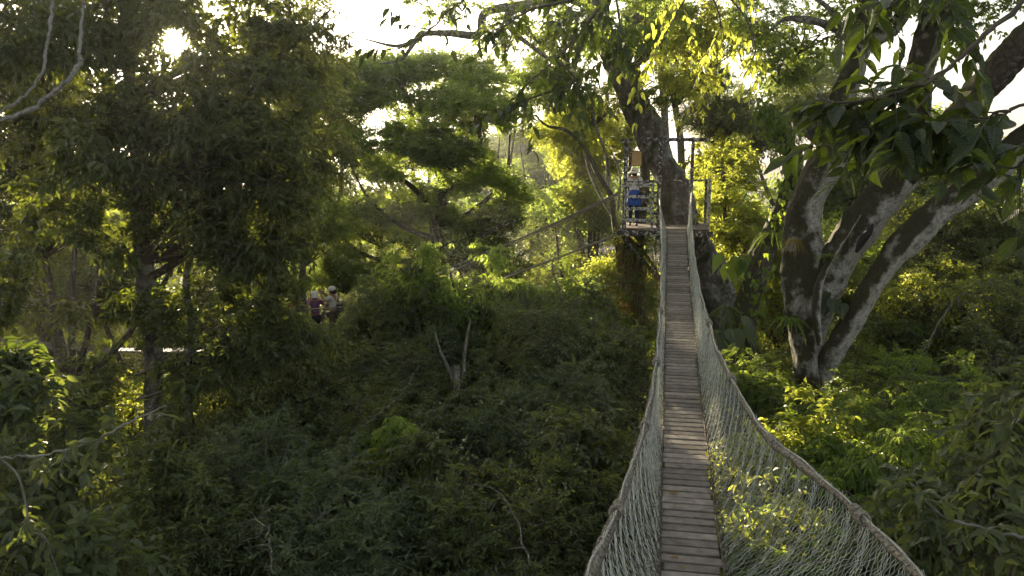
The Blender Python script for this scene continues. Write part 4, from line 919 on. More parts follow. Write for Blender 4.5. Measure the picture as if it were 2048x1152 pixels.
for x, y, d, rx, ry in ((1750, -170, 15, 300, 110), (1930, -260, 14.5, 300, 130), (2230, 60, 13, 160, 150), (2260, 180, 13.5, 190, 110), (2200, -160, 12, 260, 110)):
    put_crown(t, 'broad', P(x, y, d), rx, ry, d, 'leaf_green')
# ---- dark vine-clad trunk left of it
D = 19.5; fx = P(1475, 800, D); fx[2] = 0
t = thing('tree', 'dark vine-clad trunk bending right between the platform and the pale forked tree', 'tree', tuple(fx))
pp, rr = limb([(1478, 900, D, 56), (1480, 760, D, 52), (1488, 660, D, 54), (1500, 590, D, 46), (1524, 520, D, 38), (1548, 455, D, 34), (1572, 400, D, 32), (1588, 345, D, 30), (1572, 285, D, 28), (1545, 240, D, 26), (1528, 215, D, 18)])
trunk_obj(t, [np.array([pp[0][0], pp[0][1], 0])]+pp, [.6]+rr, 'bark_dark', seed=13, sides=28, n=14, rough=.22)
g = np.random.default_rng(77)
def vine_on(t, path_px, n, L, seed, leaf='leaf_green', spread=.22, tm='heart'):
    g = np.random.default_rng(seed); pp, rr = limb(path_px); pr = smooth_path(np.column_stack([pp, rr]), 10)
    i = g.integers(0, len(pr), n); d = rnd_unit(g, n); d[:, 1] -= .5; d = unit(d); pos = pr[i, :3]+d*(pr[i, 3:4]+spread*g.random((n, 1))); pos[:, 2] -= g.random(n)*.2
    ld = np.stack([g.normal(size=n)*.4, g.normal(size=n)*.3-.2, -np.ones(n)], 1); nr = d+g.normal(size=(n, 3))*.4
    mb = MB(); put_leaves(mb, pos, ld, nr, L*g.uniform(.6, 1.2, n), L*g.uniform(.5, .9, n), g.random(n), tm)
    k = 70; a = pr[g.integers(0, len(pr), k), :3]+rnd_unit(g, k)*.15; b = a+np.stack([g.normal(size=k)*.15, g.normal(size=k)*.1, -g.uniform(.3, 1.2, k)], 1); sticks(mb, a, b, .006, .004, 1)
    mb.v = [v-np.array(t.location, np.float32) for v in mb.v]
    o = mb.obj('vine', [M[leaf], M['twig']]); o.parent = t; return o
vine_on(t, [(1548, 455, D-.2, 30), (1588, 345, D-.2, 40), (1572, 285, D-.2, 50), (1545, 240, D-.2, 40), (1525, 205, D-.2, 24)], 620, .14, 1)
vine_on(t, [(1480, 760, D-.3, 40), (1488, 660, D-.3, 50), (1524, 520, D-.3, 30)], 160, .16, 2)
# ---- slim upright trees seen beyond the platform
for (pts, cr_, lab, D) in [
        ([(1330, 470, 30, 18), (1330, 250, 30, 15), (1322, 120, 30, 12), (1340, 10, 30, 8)], [('far', 1330, 90, 30, 110, 60, 'leaf_yellow'), ('far', 1390, 160, 31, 90, 60, 'leaf_green'), ('far', 1300, 20, 30, 90, 50, 'leaf_green')], 'slim upright tree rising straight behind the platform gate', 30),
        ([(1360, 520, 33, 18), (1362, 300, 33, 14), (1350, 200, 33, 12), (1375, 140, 33, 8)], [('fine', 1430, 230, 32, 110, 90, 'leaf_grey'), ('far', 1440, 330, 32, 90, 80, 'leaf_yellow')], 'round-crowned grey-green tree right of the gate posts', 33)]:
    fx = P(pts[0][0], 700, D); fx[2] = 0; t = thing('tree', lab, 'tree', tuple(fx)); pp, rr = limb(pts)
    trunk_obj(t, [np.array([pp[0][0], pp[0][1], 0])]+pp, [.3]+rr, 'bark_thin', seed=2)
    for c in cr_: put_crown(t, c[0], P(*c[1:4]), c[4], c[5], c[3], c[6])

# ---- layered tree, upper centre left
D = 30; fx = P(885, 700, D); fx[2] = 0
t = thing('tree', 'spreading flat-layered dark green tree at upper centre with sinuous boughs', 'tree', tuple(fx))
pp, rr = limb([(880, 640, D, 30), (878, 520, D, 28), (872, 440, D, 26), (884, 400, D, 24), (886, 360, D, 20), (860, 320, D, 14)])
trunk_obj(t, [np.array([pp[0][0], pp[0][1], 0])]+pp, [.5]+rr, 'bark_dark', seed=6)
for i, pts in enumerate([[(884, 390, D, 18), (930, 350, D-.5, 14), (960, 290, D-1, 10), (950, 230, D-1, 7)], [(880, 430, D, 15), (820, 370, D+.5, 11), (760, 330, D+1, 8), (720, 260, D+1, 5)], [(878, 460, D, 13), (960, 410, D, 9), (1010, 350, D, 6), (1020, 270, D, 4)],
                         [(860, 330, D, 12), (830, 260, D, 10), (818, 200, D, 8), (790, 150, D, 5)], [(874, 480, D, 13), (800, 450, D-1, 9), (740, 400, D-1, 6), (700, 330, D-1, 4)], [(884, 400, D, 14), (900, 300, D+1, 10), (880, 200, D+1, 8), (900, 140, D+1, 5)],
                         [(870, 500, D, 13), (960, 470, D-1, 9), (1030, 440, D-1, 6)], [(872, 520, D, 13), (760, 520, D-2, 9), (690, 480, D-2, 7), (660, 430, D-2, 5)]]):
    pp, rr = limb(pts); trunk_obj(t, pp, rr, 'bark_dark', 'limb', 8, .15, i)
for (x, y, d, rx, ry, lf) in [(760, 150, 31, 120, 22, 'leaf_bright'), (830, 130, 31, 70, 16, 'leaf_bright'), (660, 160, 31, 80, 26, 'leaf_green'), (720, 205, 30, 110, 26, 'leaf_green'), (960, 175, 31, 80, 20, 'leaf_bright'), (850, 215, 30, 70, 20, 'leaf_green'), (1010, 225, 30, 70, 18, 'leaf_bright'),  # upper pads take the brighter leaf: sunlit tops put into the colour
                           (640, 240, 30, 80, 26, 'leaf_green'), (830, 285, 28, 90, 30, 'leaf_green'), (900, 310, 28, 80, 26, 'leaf_green'), (690, 290, 29, 80, 24, 'leaf_green'), (960, 360, 29, 80, 22, 'leaf_bright'), (760, 350, 30, 80, 22, 'leaf_bright'), (1010, 400, 29, 60, 18, 'leaf_bright'), (930, 140, 32, 60, 16, 'leaf_green'), (1060, 150, 32, 60, 16, 'leaf_green'), (700, 400, 29, 70, 22, 'leaf_bright'), (1020, 290, 30, 50, 16, 'leaf_green'), (950, 255, 31, 80, 22, 'leaf_green'), (700, 255, 31, 70, 22, 'leaf_bright'), (860, 370, 31, 90, 30, 'leaf_green'), (780, 420, 30, 100, 26, 'leaf_green'), (960, 440, 30, 90, 26, 'leaf_green'), (910, 205, 29, 60, 16, 'leaf_bright')]:
    auto_crown(t, 'layer', P(x, y, d), rx*1.08, ry*1.5, d, lf)

TREES = [
 ('pale green hazy tree crown low on the far slope, beyond the lime tree', [('far', 1090, 350, 58, 90, 40, 'leaf_bright'), ('far', 1000, 370, 60, 80, 40, 'leaf_green'), ('far', 1160, 370, 57, 70, 45, 'leaf_bright')], (1090, 58)),
 ('hazy blue-green tree far up the valley in the central gap', [('far', 1030, 300, 80, 120, 45, 'leaf_green'), ('far', 930, 330, 78, 100, 45, 'leaf_green'), ('far', 1130, 310, 76, 110, 50, 'leaf_grey')], (1030, 80)),
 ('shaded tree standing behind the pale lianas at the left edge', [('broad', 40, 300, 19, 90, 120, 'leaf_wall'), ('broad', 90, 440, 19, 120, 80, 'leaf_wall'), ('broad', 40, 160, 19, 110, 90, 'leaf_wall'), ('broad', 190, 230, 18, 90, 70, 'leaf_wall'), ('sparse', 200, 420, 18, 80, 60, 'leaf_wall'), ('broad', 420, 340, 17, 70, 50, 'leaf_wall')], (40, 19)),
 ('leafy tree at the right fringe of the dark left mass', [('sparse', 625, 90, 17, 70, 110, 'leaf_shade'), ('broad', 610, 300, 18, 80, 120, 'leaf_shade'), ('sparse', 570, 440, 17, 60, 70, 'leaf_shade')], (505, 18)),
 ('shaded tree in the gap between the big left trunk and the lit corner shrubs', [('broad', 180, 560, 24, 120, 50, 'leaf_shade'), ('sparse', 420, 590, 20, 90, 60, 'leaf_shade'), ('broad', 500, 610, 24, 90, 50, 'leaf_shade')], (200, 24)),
 ('yellow-green sprigged shrub in the lower centre', [('droop', 795, 880, 12.5, 38, 50, 'leaf_bright'), ('droop', 760, 930, 12.4, 40, 36, 'leaf_yellow')], (790, 12.6)),
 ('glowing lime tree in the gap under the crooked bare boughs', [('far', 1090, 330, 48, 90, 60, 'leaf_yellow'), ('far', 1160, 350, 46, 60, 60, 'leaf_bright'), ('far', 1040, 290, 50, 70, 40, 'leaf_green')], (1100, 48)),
 ('soft green tree breaking the skyline behind the layered tree, nearest the big left tree', [('far', 680, 200, 38, 110, 70, 'leaf_green'), ('far', 640, 290, 38, 120, 70, 'leaf_green')], (680, 38)),
 ('rounded green skyline tree directly behind the middle of the layered tree', [('far', 820, 190, 40, 110, 55, 'leaf_green'), ('far', 860, 260, 40, 130, 50, 'leaf_grey')], (830, 40)),
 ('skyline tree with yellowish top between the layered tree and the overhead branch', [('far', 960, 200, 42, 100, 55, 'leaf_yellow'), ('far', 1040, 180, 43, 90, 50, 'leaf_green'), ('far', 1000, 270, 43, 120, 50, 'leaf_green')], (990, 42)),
 ('hazy olive tree far behind the layered tree, its left half', [('far', 700, 380, 40, 130, 70, 'leaf_green'), ('far', 780, 300, 44, 120, 60, 'leaf_yellow'), ('far', 760, 440, 38, 120, 60, 'leaf_yellow')], (740, 41)),
 ('tangled green tree far behind the layered tree, its right half', [('far', 960, 420, 38, 130, 60, 'leaf_bright'), ('far', 900, 470, 34, 120, 50, 'leaf_green'), ('far', 1000, 330, 44, 90, 50, 'leaf_green')], (950, 39)),
 ('dim blue-green tree on the hillside in the central gap', [('fine', 1100, 290, 60, 120, 50, 'leaf_grey'), ('fine', 1180, 240, 62, 90, 50, 'leaf_grey')], (1110, 61)),
 ('green tree low behind the net of the second bridge', [('broad', 1040, 520, 30, 110, 50, 'leaf_green'), ('broad', 930, 500, 29, 90, 50, 'leaf_green'), ('broad', 1130, 560, 29, 80, 40, 'leaf_shade')], (1040, 30)),
 # beyond: sunlit
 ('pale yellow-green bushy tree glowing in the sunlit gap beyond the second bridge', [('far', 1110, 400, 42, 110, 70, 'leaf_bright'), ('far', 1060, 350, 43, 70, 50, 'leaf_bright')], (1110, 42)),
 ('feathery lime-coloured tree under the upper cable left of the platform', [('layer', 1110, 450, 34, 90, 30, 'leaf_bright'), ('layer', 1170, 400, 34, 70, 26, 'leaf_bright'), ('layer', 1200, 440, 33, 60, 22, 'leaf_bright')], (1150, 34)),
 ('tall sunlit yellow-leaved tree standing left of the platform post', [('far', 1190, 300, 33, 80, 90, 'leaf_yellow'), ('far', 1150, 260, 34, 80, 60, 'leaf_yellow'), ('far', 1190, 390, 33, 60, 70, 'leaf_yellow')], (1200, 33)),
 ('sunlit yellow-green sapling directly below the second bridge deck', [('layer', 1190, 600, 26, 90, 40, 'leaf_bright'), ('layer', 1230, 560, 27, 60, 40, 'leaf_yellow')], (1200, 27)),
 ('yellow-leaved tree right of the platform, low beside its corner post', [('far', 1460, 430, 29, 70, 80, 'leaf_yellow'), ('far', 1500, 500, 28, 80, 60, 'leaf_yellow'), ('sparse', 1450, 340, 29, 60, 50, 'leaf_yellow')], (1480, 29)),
 ('grey-green feathery tree behind the top of the vine-clad trunk', [('fine', 1640, 220, 36, 110, 90, 'leaf_grey'), ('far', 1500, 260, 38, 90, 80, 'leaf_grey'), ('far', 1600, 150, 40, 90, 50, 'leaf_green')], (1590, 37)),
 ('dense dark tree behind the forked stems at mid right', [('broad', 1700, 560, 26, 130, 110, 'leaf_green'), ('broad', 1560, 600, 27, 90, 110, 'leaf_yellow')], (1680, 27)),
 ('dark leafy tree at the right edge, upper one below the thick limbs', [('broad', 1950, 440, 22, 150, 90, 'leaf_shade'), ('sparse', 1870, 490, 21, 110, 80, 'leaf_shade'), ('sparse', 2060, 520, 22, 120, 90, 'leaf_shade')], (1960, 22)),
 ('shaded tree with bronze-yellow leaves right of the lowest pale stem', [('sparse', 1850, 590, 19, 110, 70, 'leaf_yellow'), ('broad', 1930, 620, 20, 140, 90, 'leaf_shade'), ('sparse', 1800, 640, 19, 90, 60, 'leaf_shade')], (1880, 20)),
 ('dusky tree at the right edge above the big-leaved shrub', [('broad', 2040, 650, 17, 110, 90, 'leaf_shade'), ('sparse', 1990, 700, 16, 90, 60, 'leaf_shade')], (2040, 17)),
 ('hazy grey-green tree filling the gap beyond the forked stems', [('far', 1720, 380, 40, 120, 110, 'leaf_green'), ('far', 1850, 330, 42, 140, 100, 'leaf_green')], (1760, 41)),
 # left background
 ('yellow-lit tree glimpsed behind the upper left foliage', [('far', 120, 330, 28, 160, 140, 'leaf_yellow'), ('far', 40, 480, 26, 140, 100, 'leaf_yellow')], (90, 28)),
 ('yellow-green tree low behind the big left trunk', [('far', 230, 480, 30, 170, 110, 'leaf_yellow'), ('far', 420, 420, 31, 170, 120, 'leaf_green')], (300, 31)),
 ('mid-green tree behind the far bridge at the left', [('far', 190, 590, 31, 150, 60, 'leaf_green'), ('broad', 60, 600, 29, 150, 60, 'leaf_shade')], (150, 31)),
 ('tall dark-leaved tree rising behind the trio on the far bridge', [('broad', 610, 440, 27, 120, 100, 'leaf_green'), ('broad', 560, 330, 29, 110, 100, 'leaf_grey'), ('fine', 690, 540, 28, 90, 60, 'leaf_green')], (620, 28)),
 ('tree with feathery green crown peeping behind the left mass at the skyline', [('far', 600, 220, 36, 130, 90, 'leaf_green'), ('far', 540, 120, 36, 100, 60, 'leaf_grey')], (600, 36)),
 # centre lower
 ('bush with drooping light green tips in the middle of the picture', [('droop', 900, 540, 18, 120, 62, 'leaf_bright'), ('droop', 960, 600, 18.3, 95, 50, 'leaf_green'), ('fine', 860, 590, 18.5, 130, 80, 'leaf_grey'), ('droop', 1010, 570, 19, 50, 30, 'leaf_bright')], (925, 18)),
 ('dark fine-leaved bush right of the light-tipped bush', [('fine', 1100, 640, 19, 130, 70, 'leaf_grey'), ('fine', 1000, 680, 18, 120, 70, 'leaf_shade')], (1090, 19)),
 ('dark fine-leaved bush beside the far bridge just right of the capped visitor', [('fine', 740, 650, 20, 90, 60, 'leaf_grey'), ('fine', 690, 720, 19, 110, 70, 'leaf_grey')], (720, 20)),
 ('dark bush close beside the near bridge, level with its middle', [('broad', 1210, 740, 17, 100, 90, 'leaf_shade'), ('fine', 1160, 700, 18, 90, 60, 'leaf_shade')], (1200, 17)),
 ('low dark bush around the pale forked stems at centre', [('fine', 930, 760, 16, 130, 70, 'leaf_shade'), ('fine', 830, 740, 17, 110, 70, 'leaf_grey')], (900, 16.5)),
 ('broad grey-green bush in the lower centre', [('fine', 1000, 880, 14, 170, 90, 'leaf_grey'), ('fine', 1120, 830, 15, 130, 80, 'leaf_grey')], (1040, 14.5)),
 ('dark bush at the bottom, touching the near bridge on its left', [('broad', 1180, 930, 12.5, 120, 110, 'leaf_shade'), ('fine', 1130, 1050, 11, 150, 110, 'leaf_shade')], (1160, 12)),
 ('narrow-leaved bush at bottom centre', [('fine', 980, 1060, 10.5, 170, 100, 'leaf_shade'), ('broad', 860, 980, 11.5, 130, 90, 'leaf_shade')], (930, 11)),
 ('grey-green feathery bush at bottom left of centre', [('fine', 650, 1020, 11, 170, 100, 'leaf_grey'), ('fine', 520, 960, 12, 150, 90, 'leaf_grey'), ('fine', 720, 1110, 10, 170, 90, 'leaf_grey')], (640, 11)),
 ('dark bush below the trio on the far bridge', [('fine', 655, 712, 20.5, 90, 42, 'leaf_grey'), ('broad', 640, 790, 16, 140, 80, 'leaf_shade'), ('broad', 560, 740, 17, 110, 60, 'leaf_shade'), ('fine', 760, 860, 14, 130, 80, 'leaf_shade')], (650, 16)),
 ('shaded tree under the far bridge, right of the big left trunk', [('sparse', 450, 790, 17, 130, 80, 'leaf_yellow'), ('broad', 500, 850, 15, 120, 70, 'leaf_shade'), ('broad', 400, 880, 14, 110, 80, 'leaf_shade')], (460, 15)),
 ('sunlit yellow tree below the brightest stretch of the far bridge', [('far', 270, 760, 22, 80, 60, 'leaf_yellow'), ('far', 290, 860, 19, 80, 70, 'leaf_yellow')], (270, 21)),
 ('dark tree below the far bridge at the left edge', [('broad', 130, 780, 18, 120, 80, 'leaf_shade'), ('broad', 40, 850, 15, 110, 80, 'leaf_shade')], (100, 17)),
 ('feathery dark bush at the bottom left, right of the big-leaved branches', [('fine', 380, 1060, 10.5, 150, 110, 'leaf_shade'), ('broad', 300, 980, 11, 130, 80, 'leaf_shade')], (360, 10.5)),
 # right lower
 ('bright ferny-leaved tree right of the near bridge below the vine-clad trunk', [('fern', 1500, 740, 15, 75, 42, 'leaf_bright'), ('fern', 1560, 770, 14.5, 90, 50, 'leaf_green')], (1520, 15)),
 ('wide feathery green tree below the forked tree', [('fern', 1760, 790, 13, 150, 65, 'leaf_green'), ('fern', 1680, 850, 12, 110, 60, 'leaf_green'), ('fern', 1880, 790, 13, 120, 60, 'leaf_green'), ('fern', 1800, 870, 11.5, 120, 60, 'leaf_green')], (1760, 13)),
 ('yellow-lit shrub beside the right hand rope of the near bridge', [('sparse', 1600, 850, 11.5, 85, 65, 'leaf_yellow'), ('broad', 1610, 930, 11, 90, 60, 'leaf_green')], (1610, 11.5)),
 ('light green shrub with hanging leaves behind the bottom right big-leaved shrub', [('droop', 1770, 930, 10, 95, 55, 'leaf_bright'), ('droop', 1700, 980, 9.5, 80, 50, 'leaf_green'), ('fern', 1900, 910, 10, 100, 50, 'leaf_green')], (1770, 10)),
 ('sunlit small-leaved shrub seen through the right net of the near bridge', [('sparse', 1545, 1050, 8.5, 80, 110, 'leaf_yellow'), ('broad', 1480, 960, 10, 70, 60, 'leaf_yellow'), ('broad', 1560, 1120, 8.3, 120, 70, 'leaf_green')], (1550, 8.8)),
 ('dark shrub beneath the near bridge at the very bottom', [('broad', 1330, 1120, 10, 110, 60, 'leaf_shade'), ('broad', 1440, 880, 12.5, 60, 60, 'leaf_shade')], (1380, 11.5)),
 ('large-leaved shrub filling the bottom right corner', [('big', 1900, 1060, 6.4, 150, 110, 'leaf_near_grey'), ('big', 2040, 960, 6.6, 110, 120, 'leaf_near_grey'), ('big', 1790, 1120, 6.2, 90, 80, 'leaf_near_grey'), ('big', 2080, 820, 7.2, 90, 90, 'leaf_near_grey')], (1960, 7)),
 ('large-leaved shrub in the bottom left corner', [('big', 60, 1080, 7.4, 140, 90, 'leaf_near_grey'), ('big', 180, 1150, 7, 120, 80, 'leaf_near_grey'), ('big', 40, 960, 8, 110, 70, 'leaf_near_grey')], (60, 7.6)),
 ('shrub with sunlit medium leaves at the left edge below the far bridge', [('big', 40, 800, 9, 90, 70, 'leaf_near_grey'), ('big', 130, 860, 9, 100, 60, 'leaf_near_grey'), ('big', 20, 730, 9.4, 50, 50, 'leaf_near')], (60, 9)),
]
for lab, crowns, base in TREES: tree(lab, crowns, base, r0=.11 if base[1] < 20 else .17)
# pale forked stem shown in the centre bush
fx = P(912, 785, 15.2); fx[2] = 0
t = thing('sapling', 'small sapling with forked stems showing at the foot of the light-tipped bush', 'sapling', tuple(fx))
pp, rr = limb([(914, 830, 15.2, 12), (912, 785, 15.2, 11), (902, 748, 15.2, 8), (880, 700, 15.6, 5), (866, 650, 16, 2)])
trunk_obj(t, [np.array([pp[0][0], pp[0][1], 0])]+pp, [.05]+rr, 'bark_thin', seed=2)
pp, rr = limb([(912, 785, 15.2, 8), (926, 750, 15.2, 8), (930, 700, 15.4, 7), (940, 640, 15.6, 4)]); trunk_obj(t, pp, rr, 'bark_thin', 'limb', 8, .1, 3)
# fallen pale bough below the capped person
mb = MB(); pp, rr = limb([(690, 662, 24, 5), (715, 655, 23.8, 8), (740, 648, 23.6, 5)]); pr = smooth_path(np.column_stack([pp, rr]), 5); tube(mb, pr[:, :3], pr[:, 3], 7, 0, lump=.2)
o = mb.obj('dead_branch', M['bark_thin'], None, True); tag(o, 'bare brown dead branch lying in the leaves right of the capped visitor', 'branch')

# ---- leafy boughs reaching in from outside the frame
def bough(label, path, ntw, tl, nl, L, W, leaf, seed, tm='near', droop=.3, hang=.45, t0=.25, twig='twig', name='leafy_branch', flat=.6, nrand=.5, subs=(), tr=.0045, dirb=(0, 0, 0)):
    g = np.random.default_rng(seed); pp, rr = limb(path); pr = smooth_path(np.column_stack([pp, rr]), 9)
    t = thing(name, label, 'branch', tuple(pr[0, :3])); loc = np.array(pr[0, :3], np.float32)
    pr[1:, :3] += g.normal(size=(len(pr)-1, 3))*np.minimum(.010, pr[1:, 3:4]*.6); pr[:, 3] *= .78*(1+.12*g.normal(size=len(pr)).clip(-1.5, 1.5))
    mb = MB(); tube(mb, pr[:, :3]-loc, np.maximum(pr[:, 3], .002), 8, 0, lump=.16, seed=seed)
    paths = [pr]
    for sp in subs:
        a, b = limb(sp); q = smooth_path(np.column_stack([a, b]), 8); tube(mb, q[:, :3]-loc, np.maximum(q[:, 3], .002), 7, 0, lump=.1, seed=seed+1); paths.append(q)
    mb.obj('stem', M[twig], None, True).parent = t
    mb = MB(); lens = np.array([len(p) for p in paths], float); 
    for p, share in zip(paths, lens/lens.sum()):
        n = max(2, int(ntw*share)); u = (t0 if p is pr else .15)+(1-(t0 if p is pr else .15))*np.sort(g.random(n)); idx = u*(len(p)-1); i = idx.astype(int).clip(0, len(p)-2); fr = (idx-i)[:, None]
        st = p[i, :3]*(1-fr)+p[i+1, :3]*fr; tan = unit(p[i+1, :3]-p[i, :3])
        d = rnd_unit(g, n); d[:, 2] *= flat; d = unit(d*1.0+tan*.6+np.array(dirb))
        d[-1] = tan[-1]
        twigs_leaves(mb, g, st, d, tl*g.uniform(.5, 1.2, n), nl, L, W, droop, hang, tm, 'alt', tr, nrand=nrand, lrand=.25)
    mb.v = [v-loc for v in mb.v]
    mb.obj('leaves', [M[leaf], M[twig]], None, True).parent = t
    return t
bough('bough of very large dark oval leaves hanging in front of the forked tree, upper right', [(2120, -60, 3.4, 16), (1980, 60, 3.5, 12), (1880, 150, 3.6, 10), (1780, 190, 3.7, 8), (1700, 205, 3.8, 6), (1640, 200, 3.9, 4)], 34, .27, 7, .145, .070, 'leaf_near', 401, hang=.3, nrand=.5, subs=[[(1900, 130, 3.6, 6), (1840, 210, 3.6, 5), (1770, 260, 3.7, 4), (1700, 285, 3.8, 3), (1650, 290, 3.9, 2)]])
bough('bough of very large dark leaves across the top right corner', [(2150, 200, 3.2, 14), (2050, 210, 3.3, 10), (1960, 240, 3.4, 7), (1880, 280, 3.5, 4)], 20, .26, 6, .15, .07, 'leaf_near', 402, hang=.35, subs=[[(2100, 205, 3.3, 7), (2040, 330, 3.4, 5), (1960, 320, 3.5, 3)]])
bough('overhanging spray of large dark leaves at the top edge right of centre', [(1960, -160, 4.4, 12), (1880, -60, 4.5, 9), (1800, 0, 4.6, 7), (1740, 30, 4.7, 4)], 16, .32, 6, .18, .075, 'leaf_near', 403, hang=.7, subs=[[(1880, -60, 4.5, 7), (1900, 20, 4.5, 5), (1930, 80, 4.5, 3)]])
bough('spray of dark ridged leaves overhanging the top of the trunk at top centre', [(1260, -140, 9.5, 12), (1230, -40, 9.4, 9), (1180, 40, 9.3, 7), (1110, 120, 9.2, 5), (1050, 170, 9.1, 3)], 56, .5, 9, .155, .08, 'leaf_near', 404, hang=.55, twig='twig', subs=[[(1230, -40, 9.4, 8), (1140, 0, 9.3, 6), (1060, 20, 9.2, 5), (1000, 60, 9.1, 3)], [(1230, -20, 9.4, 6), (1240, 60, 9.3, 4), (1230, 110, 9.3, 3)], [(1110, 120, 9.2, 5), (1150, 160, 9.2, 5), (1080, 190, 9.1, 4), (1010, 215, 9.1, 2)]])
bough('bright yellow-green leaf spray hanging right of the leaning trunk', [(1420, -120, 10.5, 8), (1380, -20, 10.4, 6), (1330, 70, 10.3, 4), (1290, 150, 10.2, 3)], 34, .5, 7, .13, .068, 'leaf_yellow', 405, tm='near', hang=.9, subs=[[(1400, -60, 10.4, 5), (1480, 20, 10.4, 4), (1510, 90, 10.4, 3), (1500, 130, 10.4, 2)], [(1400, -60, 10.4, 5), (1440, 40, 10.4, 4), (1420, 100, 10.4, 2)]])
bough('twiggy bough with a few dark leaves crossing the white sky at top centre', [(1010, -120, 9.5, 6), (950, -20, 9.5, 5), (900, 20, 9.5, 5), (860, 60, 9.5, 5), (800, 95, 9.5, 4), (740, 100, 9.5, 2)], 14, .35, 4, .16, .075, 'leaf_near', 406, hang=.8, subs=[[(860, 60, 9.5, 3), (820, 50, 9.5, 2), (800, 30, 9.5, 2)]])
bough('thin grey branch with green leaves reaching in from the left edge low down', [(-90, 900, 6.5, 9), (0, 915, 6.5, 7), (80, 912, 6.5, 7), (180, 885, 6.5, 6), (260, 845, 6.5, 5), (330, 812, 6.5, 3)], 22, .30, 6, .125, .056, 'leaf_near_grey', 407, twig='twig_pale', hang=.35, dirb=(0, 0, -.2), subs=[[(0, 916, 6.5, 4), (35, 950, 6.5, 4), (52, 1010, 6.5, 4), (60, 1060, 6.5, 3), (90, 1075, 6.5, 3), (110, 1130, 6.5, 2)]])
bough('thin pale branch with grey-green leaves crossing the bottom right corner', [(2140, 1090, 5.0, 8), (2048, 1075, 5.1, 7), (1960, 1055, 5.2, 6), (1890, 1035, 5.3, 5), (1850, 1000, 5.4, 4), (1820, 965, 5.5, 3)], 20, .28, 6, .125, .06, 'leaf_near_grey', 408, twig='twig_pale', hang=.3)
bough('spray of large grey-green leaves at the right edge above the corner shrub', [(2150, 760, 5.4, 8), (2060, 780, 5.5, 6), (1990, 800, 5.6, 4), (1930, 850, 5.7, 3)], 18, .3, 6, .13, .055, 'leaf_near_grey', 409, hang=.3, subs=[[(2060, 780, 5.5, 4), (2010, 880, 5.5, 3), (1950, 950, 5.6, 2)]])

for i, (pts, lab) in enumerate([
    ([(1060, 1130, 9, 6), (1040, 1060, 9, 5), (1010, 1000, 9.2, 4), (960, 970, 9.4, 3), (930, 975, 9.5, 1)], 'thin bare twig arching out of the bushes at bottom centre'),
    ([(545, 1150, 8, 8), (540, 1090, 8, 6), (528, 1050, 8.2, 5), (500, 1040, 8.3, 3), (470, 1052, 8.4, 1)], 'thin bare twig hooked to the left at the bottom, left of centre'),
    ([(700, 870, 12, 4), (755, 830, 12, 5), (800, 790, 12.2, 4), (838, 735, 12.4, 2)], 'slender bare stem slanting up through the dark bushes below the trio'),
    ([(1960, 560, 15, 4), (1900, 610, 15, 5), (1850, 700, 15.2, 6), (1810, 770, 15.3, 5)], 'bare pale stem curving through the shaded trees right of the forked tree'),
    ([(1130, 610, 22, 5), (1115, 570, 22, 6), (1104, 535, 22, 5), (1112, 500, 22, 3)], 'dead crooked stick standing just under the second bridge deck'),
    ([(1690, 980, 7, 3), (1730, 1010, 7, 4), (1780, 1030, 7, 4), (1830, 1080, 7, 3)], 'bare grey twig among the big leaves beside the right hand rope')]):
    mb = MB(); pp, rr = limb(pts); g = np.random.default_rng(i); pr = smooth_path(np.column_stack([pp, rr]), 6); pr[:, :3] += g.normal(size=(len(pr), 3))*.012
    tube(mb, pr[:, :3], np.maximum(pr[:, 3]*.62, .003), 7, 0, lump=.2, seed=i)
    for j in range(5):
        k = g.integers(3, len(pr)-2); e = pr[k, :3]+rnd_unit(g, 1)[0]*g.uniform(.1, .35); m = (pr[k, :3]+e)/2+g.normal(size=3)*.03
        tube(mb, smooth_path([pr[k, :3], m, e], 3), np.linspace(pr[k, 3]*.6, .0015, 7), 5, 0)
    o = mb.obj('dead_branch', M['bark_thin'], None, True); tag(o, lab, 'branch')

# ---- epiphytes and ferns sitting on the trunks
def rosette(name, label, cat, px, py, d, n, L, W, leaf, seed, arch=.5, up=.5, group=None, heart=False):
    g = np.random.default_rng(seed); c = P(px, py, d); t = MB(); 
    if heart:
        dd = rnd_unit(g, n); dd[:, 2] = np.abs(dd[:, 2])*.5-.2; dd = unit(dd); tip = dd*L*.9+np.array([0, 0, .12]); sticks(t, np.zeros((n, 3)), tip, .008, .005, 1)
        put_leaves(t, tip, dd*.5+np.array([0, -.1, -.9]), dd+np.array([0, -.7, .4]), L, L*.9, g.random(n)*.8, 'heart')
    else:
        for k in range(n):
            a = g.uniform(0, 2*PI); el = g.uniform(.1, 1.2)*up; h = np.array([math.cos(a), math.sin(a), 0]); l = L*g.uniform(.6, 1.1); m = 7; V = []; sdv = np.array([-math.sin(a), math.cos(a), 0])
            for q in np.linspace(0, 1, m):
                p = h*l*q*math.cos(el)+np.array([0, 0, l*(q*math.sin(el)+.25*q-arch*1.4*q*q)]); w = W*(1-q)**.6*.5
                V += [p-sdv*w+[0, 0, w*.3], p, p+sdv*w+[0, 0, w*.3]]
            f = np.array([[i*3+j, i*3+j+1, (i+1)*3+j+1, (i+1)*3+j] for i in range(m-1) for j in range(2)]); t.add(V, f, 0, g.random())
    o = t.obj(name, [M[leaf], M['twig']]); o.location = tuple(c); tag(o, label, cat, group); return o
rosette('bromeliad', 'spiky-leaved bromeliad on the crotch of the forked tree beside its second stem', 'bromeliad', 1655, 515, 14.2, 34, .34, .03, 'leaf_green', 1)
rosette('fern', 'fern clump growing on the left side of the forked trunk, low down', 'fern', 1580, 640, 14.5, 40, .50, .035, 'leaf_green', 2, arch=.8)
